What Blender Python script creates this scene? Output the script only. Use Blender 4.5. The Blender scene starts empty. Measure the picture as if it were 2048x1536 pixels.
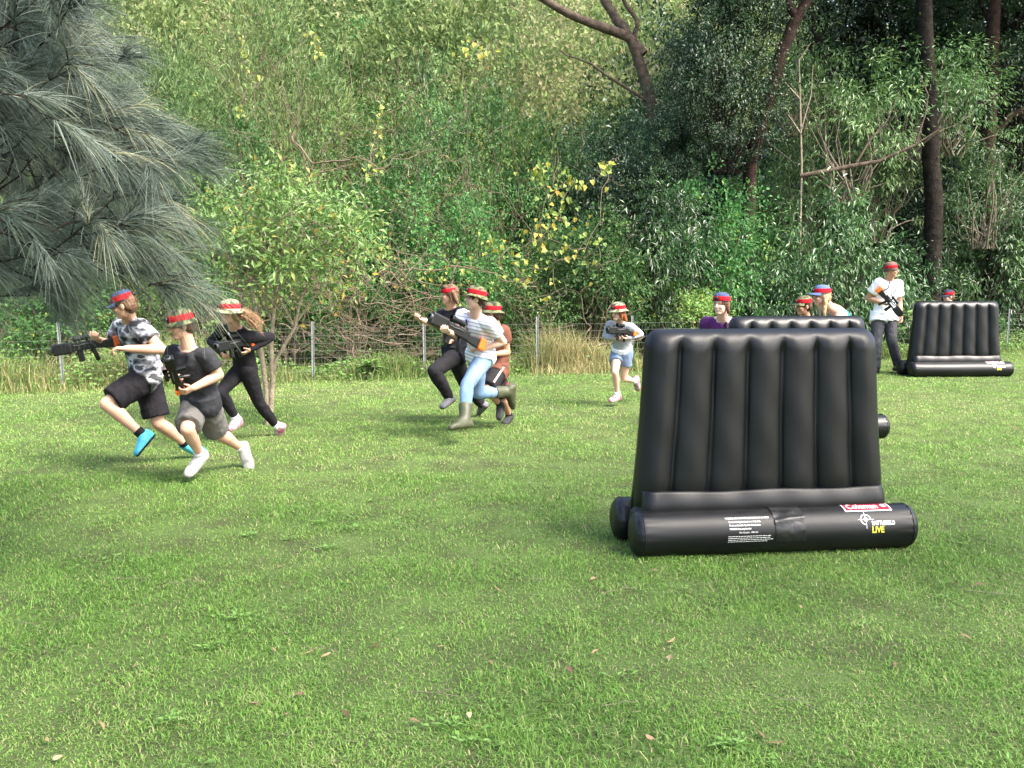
import bpy, bmesh, math, random
import numpy as np
from mathutils import Vector, Matrix, Quaternion, noise
R = math.radians
SC = bpy.context.scene
COL = SC.collection

# ------------------------------------------------------------------ camera, sky, sun, exposure
CAM_H, FPX, PITCH = 1.55, 1900.0, math.atan(208 / 1900.0)
cam_d = bpy.data.cameras.new('camera'); cam = bpy.data.objects.new('camera', cam_d); COL.objects.link(cam)
cam.location = (0, 0, CAM_H); cam.rotation_euler = (math.pi / 2 - PITCH, 0, 0)
cam_d.sensor_width = 36; cam_d.lens = 36 * FPX / 2048; cam_d.clip_start = 0.05; cam_d.clip_end = 600
SC.camera = cam
SUN_DIR = Vector((0.56, -0.36, 0.80)).normalized()          # towards the sun
w = bpy.data.worlds.new('World'); SC.world = w; w.use_nodes = True
nt = w.node_tree; bgn = nt.nodes['Background']
sky = nt.nodes.new('ShaderNodeTexSky'); sky.sky_type = 'NISHITA'; sky.sun_disc = False
sky.sun_elevation = math.asin(SUN_DIR.z); sky.sun_rotation = math.atan2(SUN_DIR.x, SUN_DIR.y)
sky.air_density = 1.0; sky.dust_density = 4.0; sky.ozone_density = 0.6
nt.links.new(sky.outputs[0], bgn.inputs[0]); bgn.inputs[1].default_value = 0.15
sun_d = bpy.data.lights.new('sun', 'SUN'); sun = bpy.data.objects.new('sun', sun_d); COL.objects.link(sun)
sun_d.energy = 2.5; sun_d.angle = R(26); sun_d.color = (1.0, 0.95, 0.86)
sun.rotation_euler = SUN_DIR.to_track_quat('Z', 'Y').to_euler()
SC.view_settings.view_transform = 'Standard'; SC.view_settings.look = 'None'
SC.view_settings.exposure = 2.15; SC.view_settings.gamma = 1
SC.cycles.max_bounces = 6; SC.cycles.diffuse_bounces = 3; SC.cycles.glossy_bounces = 2
SC.cycles.transmission_bounces = 3; SC.cycles.use_denoising = True

# ------------------------------------------------------------------ pixel (2048 wide photo) -> world
_f = Vector((0, math.cos(PITCH), -math.sin(PITCH))); _u = Vector((0, math.sin(PITCH), math.cos(PITCH)))
EYE = Vector((0, 0, CAM_H))
def ray(px, py): return _f + Vector(((px - 1024) / FPX, 0, 0)) + _u * ((768 - py) / FPX)
def at(px, py, Y):
    d = ray(px, py); return EYE + d * (Y / d.y)
def gnd(px, py):
    d = ray(px, py); return EYE + d * (CAM_H / -d.z)
def reach(parent, px, py, L, side):
    d = ray(px, py).normalized(); q = parent - EYE
    b = d.dot(q); disc = b * b - q.length_squared + L * L
    t = b + side * math.sqrt(disc) if disc > 0 else b
    return EYE + d * t

# ------------------------------------------------------------------ tags, objects
def tag(o, label=None, cat=None, group=None, kind=None):
    if label: o['label'] = label
    if cat: o['category'] = cat
    if group: o['group'] = group
    if kind: o['kind'] = kind
    return o
def empty(name, loc, label=None, cat=None, group=None, rz=0):
    o = bpy.data.objects.new(name, None); COL.objects.link(o); o.location = loc; o.rotation_euler.z = rz
    o.empty_display_size = 0.1
    return tag(o, label, cat, group)
def link(name, me, parent=None, loc=None):
    o = bpy.data.objects.new(name, me); COL.objects.link(o)
    if parent: o.parent = parent
    if loc is not None: o.location = loc
    return o
def np_mesh(name, V, F, mats, attr=None, smooth=False, fmat=None):
    V = np.asarray(V, np.float32); F = np.asarray(F, np.int32)
    me = bpy.data.meshes.new(name); k = F.shape[1]
    me.vertices.add(len(V)); me.vertices.foreach_set('co', V.ravel())
    me.loops.add(F.size); me.loops.foreach_set('vertex_index', F.ravel())
    me.polygons.add(len(F)); me.polygons.foreach_set('loop_start', np.arange(0, F.size, k, dtype=np.int32))
    me.polygons.foreach_set('loop_total', np.full(len(F), k, np.int32))
    for m in (mats if isinstance(mats, (list, tuple)) else [mats]): me.materials.append(m)
    if fmat is not None: me.polygons.foreach_set('material_index', np.asarray(fmat, np.int32))
    if attr is not None:
        a = me.attributes.new('v', 'FLOAT', 'POINT'); a.data.foreach_set('value', np.asarray(attr, np.float32))
    me.polygons.foreach_set('use_smooth', np.full(len(F), smooth, bool))
    me.update(calc_edges=True)
    return me
def py_mesh(name, V, F, mats, smooth=True):
    me = bpy.data.meshes.new(name); me.from_pydata([tuple(v) for v in V], [], F)
    for m in (mats if isinstance(mats, (list, tuple)) else [mats]): me.materials.append(m)
    me.polygons.foreach_set('use_smooth', np.full(len(me.polygons), smooth, bool)); me.update()
    return me

# ------------------------------------------------------------------ materials
def mat(name, col, rough=0.7, spec=0.3, var=0.0, scale=8.0, bump=0.0, bscale=60.0, col2=None, sub=0.0):
    m = bpy.data.materials.new(name); m.use_nodes = True; n = m.node_tree.nodes; l = m.node_tree.links
    b = n['Principled BSDF']; b.inputs['Base Color'].default_value = (*col, 1)
    b.inputs['Roughness'].default_value = rough; b.inputs['Specular IOR Level'].default_value = spec
    tc = n.new('ShaderNodeTexCoord')
    if var or col2:
        no = n.new('ShaderNodeTexNoise'); no.inputs['Scale'].default_value = scale; no.inputs['Detail'].default_value = 5
        l.new(tc.outputs['Object'], no.inputs['Vector'])
        rp = n.new('ShaderNodeValToRGB'); rp.color_ramp.elements[0].position = 0.35; rp.color_ramp.elements[1].position = 0.65
        c2 = col2 if col2 else tuple(min(1, c * (1 + var)) for c in col)
        c1 = col if col2 else tuple(c * (1 - var) for c in col)
        rp.color_ramp.elements[0].color = (*c1, 1); rp.color_ramp.elements[1].color = (*c2, 1)
        l.new(no.outputs[0], rp.inputs[0]); l.new(rp.outputs[0], b.inputs['Base Color'])
    if bump:
        nb = n.new('ShaderNodeTexNoise'); nb.inputs['Scale'].default_value = bscale; nb.inputs['Detail'].default_value = 4
        l.new(tc.outputs['Object'], nb.inputs['Vector'])
        bp = n.new('ShaderNodeBump'); bp.inputs['Strength'].default_value = bump; bp.inputs['Distance'].default_value = 0.02
        l.new(nb.outputs[0], bp.inputs['Height']); l.new(bp.outputs[0], b.inputs['Normal'])
    if sub:
        b.inputs['Subsurface Weight'].default_value = sub; b.inputs['Subsurface Radius'].default_value = (0.02, 0.008, 0.004)
        b.inputs['Subsurface Scale'].default_value = 0.3
    return m
def ramp_mat(name, stops, rough=0.6, spec=0.3, transl=0.25, objvar=0.34):
    """leaf or blade: colour from the per-leaf value v, plus a little light through the leaf"""
    if name not in ('fallen leaf', 'yellowing heart leaf', 'she-oak needle', 'long grass', 'hill canopy leaf', 'grass', 'narrow leaf', 'light young leaf', 'weed'): stops = [(p, (c[0] * .86, c[1] * 1.06, c[2] * .92)) for p, c in stops]
    m = bpy.data.materials.new(name); m.use_nodes = True; n = m.node_tree.nodes; l = m.node_tree.links
    b = n['Principled BSDF']; b.inputs['Roughness'].default_value = rough; b.inputs['Specular IOR Level'].default_value = spec
    at_ = n.new('ShaderNodeAttribute'); at_.attribute_name = 'v'
    rp = n.new('ShaderNodeValToRGB'); e = rp.color_ramp.elements
    e[0].position = stops[0][0]; e[0].color = (*stops[0][1], 1)
    e[1].position = stops[-1][0]; e[1].color = (*stops[-1][1], 1)
    for p, c in stops[1:-1]:
        x = e.new(p); x.color = (*c, 1)
    l.new(at_.outputs['Fac'], rp.inputs[0]); out = rp.outputs[0]
    if objvar:
        oi = n.new('ShaderNodeObjectInfo'); hs = n.new('ShaderNodeHueSaturation')
        mr = n.new('ShaderNodeMapRange'); mr.inputs[3].default_value = 1 - objvar; mr.inputs[4].default_value = 1 + objvar
        l.new(oi.outputs['Random'], mr.inputs[0]); l.new(mr.outputs[0], hs.inputs['Value'])
        mh = n.new('ShaderNodeMath'); mh.operation = 'MULTIPLY'; mh.inputs[1].default_value = 7.31
        fr = n.new('ShaderNodeMath'); fr.operation = 'FRACT'; l.new(oi.outputs['Random'], mh.inputs[0]); l.new(mh.outputs[0], fr.inputs[0])
        m2 = n.new('ShaderNodeMapRange'); m2.inputs[3].default_value = 0.475; m2.inputs[4].default_value = 0.515
        l.new(fr.outputs[0], m2.inputs[0]); l.new(m2.outputs[0], hs.inputs['Hue'])
        l.new(out, hs.inputs['Color']); out = hs.outputs[0]
    l.new(out, b.inputs['Base Color'])
    if transl:
        t = n.new('ShaderNodeBsdfTranslucent'); mx = n.new('ShaderNodeMixShader'); mx.inputs[0].default_value = transl
        l.new(out, t.inputs[0]); l.new(b.outputs[0], mx.inputs[1]); l.new(t.outputs[0], mx.inputs[2])
        l.new(mx.outputs[0], n['Material Output'].inputs[0])
    return m
def print_mat(name, stops, scale, rough=0.85, stretch=(1, 1, 1), detail=2.0, constant=True):
    m = mat(name, (0.5, 0.5, 0.5), rough, 0.2); n = m.node_tree.nodes; l = m.node_tree.links
    tc = n.new('ShaderNodeTexCoord'); mp = n.new('ShaderNodeMapping'); mp.inputs['Scale'].default_value = stretch
    no = n.new('ShaderNodeTexNoise'); no.inputs['Scale'].default_value = scale; no.inputs['Detail'].default_value = detail
    rp = n.new('ShaderNodeValToRGB'); e = rp.color_ramp.elements
    if constant: rp.color_ramp.interpolation = 'CONSTANT'
    e[0].position, e[1].position = stops[0][0], stops[-1][0]
    e[0].color, e[1].color = (*stops[0][1], 1), (*stops[-1][1], 1)
    for p, c in stops[1:-1]:
        x = e.new(p); x.color = (*c, 1)
    l.new(tc.outputs['Object'], mp.inputs[0]); l.new(mp.outputs[0], no.inputs['Vector']); l.new(no.outputs[0], rp.inputs[0])
    l.new(rp.outputs[0], n['Principled BSDF'].inputs['Base Color'])
    return m

# ------------------------------------------------------------------ generic tubes
def tube_arrays(paths, n=7):
    """paths: list of (points, radii); returns V, quads"""
    VV, FF, off = [], [], 0
    ang = np.linspace(0, 2 * math.pi, n, endpoint=False); ca, sa = np.cos(ang), np.sin(ang)
    for pts, rad in paths:
        P = np.asarray([tuple(p) for p in pts], float); k = len(P)
        rad = np.broadcast_to(np.asarray(rad, float), (k,))
        T = np.gradient(P, axis=0); T /= np.linalg.norm(T, axis=1)[:, None] + 1e-9
        ref = np.array([0.31, 0.87, 0.13]) if abs(T[0, 2]) > 0.5 else np.array([0.05, 0.1, 1.0])
        A = np.cross(T, ref); A /= np.linalg.norm(A, axis=1)[:, None] + 1e-9
        B = np.cross(T, A)
        V = P[:, None, :] + rad[:, None, None] * (ca[None, :, None] * A[:, None, :] + sa[None, :, None] * B[:, None, :])
        VV.append(V.reshape(-1, 3))
        i = np.arange(k - 1)[:, None] * n; j = np.arange(n)[None, :]; j2 = (j + 1) % n
        FF.append((np.stack([i + j, i + j2, i + n + j2, i + n + j], -1).reshape(-1, 4)) + off)
        off += k * n
    return np.concatenate(VV), np.concatenate(FF)
def tubes(name, paths, m, n=7):
    V, F = tube_arrays(paths, n); return np_mesh(name, V, F, m, smooth=True)
def wiggle(p0, p1, k, amp, rng, sag=0.0):
    p0, p1 = np.array(p0, float), np.array(p1, float); t = np.linspace(0, 1, k)[:, None]
    P = p0 + (p1 - p0) * t
    for fq in (1, 2, 3.3):
        d = rng.normal(size=3); P += np.sin(t * fq * math.pi + (0 if fq == 1 else rng.uniform(0, 1) * t * 3)) * d * amp / fq * np.minimum(1, t * 3)
    P[:, 2] -= sag * np.sin(t[:, 0] * math.pi)
    return P
def unit(a): return a / (np.linalg.norm(a, axis=-1, keepdims=True) + 1e-9)
def leaf_arrays(P, D, N, L, W, fold=0.12, shape='leaf'):
    """folded diamond leaves: 4 vertices and two triangles each"""
    D = unit(D); S = unit(np.cross(D, N)); N = np.cross(S, D); L = np.asarray(L)[:, None]; W = np.asarray(W)[:, None]
    if shape == 'heart':
        pr = [(0, 0, 0), (-.10, .22, .5), (.02, .44, 1), (.28, .50, 1), (.60, .30, .6), (1.0, 0, -1.2), (.60, -.30, .6), (.28, -.50, 1), (.02, -.44, 1), (-.10, -.22, .5)]
        V = np.stack([P + D * L * t + S * W * q + N * W * fold * z for t, q, z in pr], 1).reshape(-1, 3); i = np.arange(len(P))[:, None] * 10
        return V, np.concatenate([i + np.array([[0, a, a + 1]]) for a in range(1, 9)])
    mid = 0.42 if shape == 'leaf' else 0.28
    a = P; c = P + D * L - N * L * 0.12; m_ = P + D * L * mid
    b = m_ + S * W / 2 + N * W * fold; d = m_ - S * W / 2 + N * W * fold
    V = np.stack([a, b, c, d], 1).reshape(-1, 3); n = len(P); i = np.arange(n)[:, None] * 4
    F = np.concatenate([i + np.array([[0, 1, 2]]), i + np.array([[0, 2, 3]])])
    return V, F
# ------------------------------------------------------------------ setting: terrain, lawn grass
def sstep(a, b, x):
    t = np.clip((x - a) / (b - a), 0, 1); return t * t * (3 - 2 * t)
FENCE = [(-60, 12.6), (-7.2, 13.2), (-3.2, 14.6), (-1.45, 15.2), (0.42, 15.9), (2.1, 16.5), (11.2, 21.0), (60, 34)]
FX, FY = np.array([p[0] for p in FENCE]), np.array([p[1] for p in FENCE])
def fy(x): return np.interp(x, FX, FY)
def tz(x, y):
    x = np.asarray(x, float); y = np.asarray(y, float)
    s = 0.44 - 0.14 * sstep(3, 9, x * 20 / np.maximum(y, 8))
    e = np.maximum(0, y - (fy(x) + 4.5))
    z = s * e * e / (e + 4)
    z += (0.5 * np.sin(x * 0.37 + y * 0.21) + 0.4 * np.sin(x * 0.19 - y * 0.33 + 1)) * sstep(3, 14, e)
    return z
M = {}
M['soil'] = mat('lawn soil', (0.06, 0.07, 0.03), 0.95, 0.1, col2=(0.085, 0.125, 0.038), scale=3.0, bump=0.6, bscale=90)
M['hill'] = mat('hill ground', (0.03, 0.03, 0.016), 0.95, 0.1, col2=(0.06, 0.07, 0.025), scale=0.7, bump=0.5, bscale=8)
gx = np.concatenate([np.linspace(-130, -16, 30), np.linspace(-15, 15, 61), np.linspace(16, 130, 30)])
gy = np.concatenate([np.linspace(-60, 0, 14), np.linspace(0.5, 30, 60), np.linspace(31, 180, 70)])
XX, YY = np.meshgrid(gx, gy); ZZ = tz(XX, YY)
nx, ny = len(gx), len(gy); i = np.arange(ny - 1)[:, None] * nx + np.arange(nx - 1)[None, :]
Fq = np.stack([i, i + 1, i + nx + 1, i + nx], -1).reshape(-1, 4)
cy = YY.ravel()[Fq].mean(1); cx_ = XX.ravel()[Fq].mean(1)
tag(link('ground', np_mesh('ground', np.stack([XX, YY, ZZ], -1).reshape(-1, 3), Fq, [M['soil'], M['hill']], smooth=True,
     fmat=(cy > fy(cx_) + 0.6).astype(int))), 'ground under the mown lawn rising to the wooded hill', None, None, 'structure')

rs = np.random.default_rng(7)
def noise2(x, y, s, seed):
    r = np.random.default_rng(seed); o = np.zeros_like(x)
    for k in range(7):
        a = r.uniform(0, 6.28); f = s * r.uniform(0.6, 1.9); p = r.uniform(0, 6.28)
        o += np.sin((x * math.cos(a) + y * math.sin(a)) * f + p + 1.3 * np.sin((x * math.sin(a) - y * math.cos(a)) * f * 0.7 + p * 2))
    return o / 7 * 1.6
def blades(P, lean, az, h, wd, v, twist=None):
    """curved grass blades, 5 vertices: quad as two triangles and a tip"""
    n = len(P); d = np.stack([np.cos(az), np.sin(az), np.zeros(n)], 1)
    fa = az + math.pi / 2 + (twist if twist is not None else 0)
    s = np.stack([np.cos(fa), np.sin(fa), np.zeros(n)], 1) * (wd / 2)[:, None]
    up = np.zeros((n, 3)); up[:, 2] = 1
    m_ = P + up * (h * 0.55)[:, None] + d * (h * lean * 0.35)[:, None]
    t = P + up * (h * (1 - 0.35 * np.minimum(lean, 1.6)))[:, None] + d * (h * lean)[:, None]
    V = np.stack([P - s, P + s, m_ + s * 0.8, m_ - s * 0.8, t], 1).reshape(-1, 3)
    i = np.arange(n)[:, None] * 5
    F = np.concatenate([i + np.array([[0, 1, 2]]), i + np.array([[0, 2, 3]]), i + np.array([[3, 2, 4]])])
    return V, F, np.repeat(v, 5)
M['grass'] = ramp_mat('grass', [(0.0, (0.052, 0.112, 0.018)), (0.35, (0.112, 0.24, 0.036)), (0.7, (0.20, 0.35, 0.066)),
                                (0.86, (0.28, 0.34, 0.115)), (1.0, (0.40, 0.35, 0.19))], 0.55, 0.3, 0.3, 0)
def lawn():
    bands = [(1.6, 3.6, 14000, 1.0), (3.6, 5.2, 10500, 1.0), (5.2, 7.5, 6000, 1.15), (7.5, 10.5, 2600, 1.45), (10.5, 14.5, 1500, 1.9), (14.5, 22, 800, 2.6)]
    X, Y, S = [], [], []
    for y0, y1, den, sc in bands:
        x1 = 0.62 * y1 + 1.2; n = int(2 * x1 * (y1 - y0) * den)
        x = rs.uniform(-x1, x1, n); y = rs.uniform(y0, y1, n)
        k = (y < fy(x) + 0.2) & (np.abs(x) < 0.62 * y + 1.2) & (rs.random(n) < 0.62 + 0.6 * np.clip(noise2(x, y, 4.5, 33) + .35, 0, 1))
        X.append(x[k]); Y.append(y[k]); S.append(np.full(k.sum(), sc))
    x, y, sc = map(np.concatenate, (X, Y, S)); n = len(x)
    big = noise2(x, y, 0.9, 1); med = noise2(x, y, 3.2, 2); fine = noise2(x, y, 11, 3)
    tuft = np.clip(0.5 + 0.45 * med + 0.35 * fine, 0.1, 1.4)
    h = (0.012 + 0.021 * tuft) * rs.uniform(0.6, 1.35, n) * np.where(y > 8, 1.15, 1.0)
    lng = rs.random(n) < 0.012; h[lng] *= 1.9
    v = 0.46 + 0.19 * big - 0.12 * med + 0.14 * fine + rs.normal(0, 0.19, n)
    v += 0.13 * sstep(5.5, 10, y)  # blades beyond the shaded foreground coloured lighter, as if sunlit
    dry = rs.random(n) < 0.05 + 0.14 * np.clip(-big * 0.7 - fine * 0.7, 0, 1); v[dry] = rs.uniform(0.8, 1.0, dry.sum())
    P = np.stack([x, y, tz(x, y) - 0.003], 1)
    V, F, a = blades(P, rs.uniform(0.3, 1.7, n), rs.uniform(0, 6.28, n), h, 0.0032 * sc * rs.uniform(0.7, 1.6, n), np.clip(v, 0, 1), rs.normal(0, 0.6, n))
    me = np_mesh('grass', V, F, M['grass'], a)
    tag(link('grass', me), 'short mown green grass covering the whole lawn', None, None, 'stuff')
lawn()
# broad-leaved patches in the turf
def turf_weeds():
    cs = [(rs.uniform(-0.55, 0.55) * y * 1.1, y) for y in rs.uniform(2.7, 11, 90)] + [(gnd(px, py).x, gnd(px, py).y) for px, py in
         [(640, 1050), (700, 1060), (580, 1080), (500, 1075), (660, 1100), (480, 1240), (340, 1450), (900, 1460), (1470, 1500), (950, 1490), (420, 1300)] for _ in range(4)]
    P, D, N, L, W, v = [], [], [], [], [], []
    for x, y in cs:
        k = rs.integers(5, 14); r = rs.uniform(0.02, 0.09)
        for _ in range(k):
            a = rs.uniform(0, 6.28); q = rs.uniform(0, r)
            P.append((x + q * math.cos(a) * 1.6 , y + q * math.sin(a), 0.012 + rs.uniform(0, 0.012)))
            D.append((math.cos(a), math.sin(a), rs.uniform(0.1, 0.6))); N.append((rs.normal(0, 0.2), rs.normal(0, 0.2), 1))
            l = rs.uniform(0.012, 0.034); L.append(l); W.append(l * rs.uniform(0.4, 0.7)); v.append(rs.uniform(0.3, 0.9))
    V, F = leaf_arrays(np.array(P), np.array(D), np.array(N), L, W)
    tag(link('lawn_weeds', np_mesh('lawn_weeds', V, F, M['weed'], np.repeat(v, 4))), 'low broad-leaved weeds creeping through the mown grass', None, None, 'stuff')
M['weed'] = ramp_mat('weed', [(0, (0.07, 0.15, 0.028)), (1, (0.16, 0.29, 0.06))], 0.5, 0.35, 0.25, 0)
turf_weeds()

# ------------------------------------------------------------------ foliage kinds
LEAF = {
 'lantana': ramp_mat('lantana leaf', [(0, (0.042, 0.09, 0.028)), (0.55, (0.078, 0.16, 0.048)), (0.93, (0.14, 0.24, 0.078)), (1, (0.30, 0.28, 0.06))], 0.5, 0.3, 0.38),
 'glossy': ramp_mat('glossy leaf', [(0, (0.024, 0.056, 0.02)), (0.6, (0.05, 0.105, 0.035)), (1, (0.10, 0.165, 0.06))], 0.34, 0.55, 0.2),
 'dark': ramp_mat('small dark leaf', [(0, (0.018, 0.042, 0.018)), (0.7, (0.036, 0.072, 0.028)), (1, (0.07, 0.12, 0.045))], 0.4, 0.5, 0.18),
 'wattle': ramp_mat('narrow leaf', [(0, (0.052, 0.088, 0.026)), (0.6, (0.10, 0.158, 0.048)), (1, (0.18, 0.24, 0.078))], 0.5, 0.35, 0.3),
 'pale': ramp_mat('pale drooping leaf', [(0, (0.05, 0.09, 0.028)), (0.6, (0.095, 0.15, 0.05)), (1, (0.18, 0.235, 0.10))], 0.42, 0.5, 0.25),
 'young': ramp_mat('light young leaf', [(0, (0.070, 0.155, 0.034)), (0.6, (0.128, 0.255, 0.06)), (0.93, (0.21, 0.35, 0.10)), (1, (0.42, 0.36, 0.06))], 0.45, 0.4, 0.32),
 'vine': ramp_mat('yellowing heart leaf', [(0, (0.09, 0.16, 0.03)), (0.4, (0.19, 0.24, 0.04)), (0.75, (0.38, 0.31, 0.045)), (1, (0.38, 0.20, 0.04))], 0.5, 0.35, 0.3, 0),
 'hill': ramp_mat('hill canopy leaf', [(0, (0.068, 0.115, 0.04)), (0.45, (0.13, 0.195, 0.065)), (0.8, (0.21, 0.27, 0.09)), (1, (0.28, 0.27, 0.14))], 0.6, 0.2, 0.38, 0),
}
M['bark'] = mat('grey brown bark', (0.055, 0.04, 0.03), 0.9, 0.15, col2=(0.12, 0.09, 0.068), scale=9, bump=1.0, bscale=35)
M['redbark'] = mat('red brown bark', (0.018, 0.012, 0.010), 0.9, 0.12, col2=(0.048, 0.027, 0.021), scale=7, bump=1.2, bscale=28)
M['darkbark'] = mat('dark furrowed bark', (0.012, 0.010, 0.009), 0.95, 0.1, col2=(0.030, 0.024, 0.02), scale=8, bump=1.2, bscale=26)
M['palebark'] = mat('pale twig bark', (0.14, 0.115, 0.085), 0.85, 0.2, col2=(0.26, 0.22, 0.165), scale=12, bump=0.4)
M['deadwood'] = mat('dry dead twigs', (0.09, 0.066, 0.046), 0.9, 0.1, col2=(0.20, 0.152, 0.11), scale=10)

def crown(seed, nclump, per, L, W, rad=1.0, height=2.0, clump_r=0.2, droop=0.3, outw=0.6, flat=0.75, inner=0.35, zmin=0.02, holes=0.24):
    """leaf clumps through the volume of a lumpy dome; returns leaf arrays and the clump centres"""
    r = np.random.default_rng(seed)
    lob = unit(r.normal(size=(9, 3))); amp = r.uniform(-0.42, 0.5, 9)
    d = r.normal(size=(nclump, 3)); d[:, 2] = d[:, 2] * 0.9 + 0.12; d = unit(d)
    q = 1 - (1 - inner) * r.random(nclump) ** 1.5; q[r.random(nclump) < .12] *= r.uniform(1.06, 1.2)
    lump = 1 + (np.maximum(0, d @ lob.T - 0.55) / 0.45 * amp).sum(1)
    C = d * (q * lump)[:, None] * np.array([rad, rad, height / 2]); C[:, 2] += height / 2
    C[:, 2] = np.maximum(C[:, 2], zmin + r.uniform(0, 0.15, nclump) * height)
    fld = sum(np.sin(C @ r.normal(0, 3.6, 3) + r.uniform(0, 6.28)) for _ in range(5)); C, d = C[fld > np.quantile(fld, holes)], d[fld > np.quantile(fld, holes)]; nclump = len(C)
    k = r.integers(int(per * 0.5), int(per * 1.5), nclump); idx = np.repeat(np.arange(nclump), k); n = len(idx)
    sz = clump_r * r.uniform(0.45, 1.45, nclump)
    off = r.normal(size=(n, 3)) * np.array([1, 1, flat]) * 0.5; P = C[idx] + off * sz[idx, None]
    D = unit(off) * 0.7 + d[idx] * outw + r.normal(size=(n, 3)) * 0.45; D[:, 2] -= droop
    N = r.normal(size=(n, 3)) * 0.36 + unit(off) * 0.45 + d[idx] * 0.5; N[:, 2] += 0.6
    s = r.uniform(0.65, 1.3, n)
    V, F = leaf_arrays(P, D, N, L * s, W * s * r.uniform(0.8, 1.2, n))
    cv = r.normal(0, 0.25, nclump)
    v = np.clip(0.45 + cv[idx] + r.normal(0, 0.12, n), 0, 0.97); v[r.random(n) < 0.012] = 1.0
    return V, F, np.repeat(v, 4), C, d
def stems(C, r, rad=0.018, k=26, base=0.12, zc=0.0):
    out = []
    for j in r.choice(len(C), min(k, len(C)), replace=False):
        b = np.array([r.normal(0, base), r.normal(0, base), zc - 0.1]); P = wiggle(b, C[j] * np.array([0.97, 0.97, 0.97]), 6, 0.08, r)
        out.append((P, np.linspace(rad, rad * 0.25, 6) * r.uniform(0.6, 1.3)))
    return out
KIND = {}
def kind(name, leafmat, bark, nvar, seed, **kw):
    KIND[name] = []
    for q in range(nvar):
        V, F, a, C, d = crown(seed + q, **kw)
        cm = np_mesh(name + '_crown', V, F, LEAF[leafmat], a)
        tm = tubes(name + '_stems', stems(C, np.random.default_rng(seed + 50 + q)), M[bark], 5)
        KIND[name].append((cm, tm))
kind('lantana', 'lantana', 'deadwood', 3, 10, nclump=430, per=30, L=0.056, W=0.034, clump_r=0.165)
kind('glossy', 'glossy', 'bark', 2, 20, nclump=360, per=26, L=0.085, W=0.026, clump_r=0.17, droop=0.7, outw=0.5)
kind('dark', 'dark', 'darkbark', 2, 30, nclump=480, per=44, L=0.042, W=0.024, clump_r=0.16, droop=0.35)
kind('wattle', 'wattle', 'bark', 2, 40, nclump=380, per=30, L=0.075, W=0.015, clump_r=0.18, droop=-0.25, outw=0.7, flat=1.2)
kind('pale', 'pale', 'palebark', 2, 50, nclump=120, per=38, L=0.085, W=0.022, clump_r=0.24, droop=0.7, outw=0.5, inner=0.15)
kind('young', 'young', 'palebark', 2, 60, nclump=300, per=26, L=0.068, W=0.028, clump_r=0.18, droop=-0.05, inner=0.3)
kind('airy', 'lantana', 'deadwood', 2, 70, nclump=260, per=28, L=0.046, W=0.022, clump_r=0.19, droop=0.2, inner=0.2)
rk = random.Random(5)
SHRUB_GROUP = {}
def shrub(kd, px, Y, top, wid, label, base=None, cat='shrub', name=None, group=None, dep=1.0):
    """a bush whose top shows at photo row top, standing on the ground Y metres away, wid metres wide"""
    p = at(px, top, Y); z0 = float(tz(p.x, Y)) if base is None else base
    h = max(0.5, p.z - z0)
    o = empty(name or 'leafy_shrub', (p.x, Y, z0), label, cat, group or 'shrubs and trees behind the fence', rk.uniform(0, 6.28))
    cm, tm = rk.choice(KIND[kd]); sc = (wid / 2, wid / 2 * dep, h / 2 * 0.95)
    c = link('crown', cm, o); c.scale = sc; t = link('stems' if base is None else 'branches', tm, o); t.scale = sc
    return o
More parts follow.
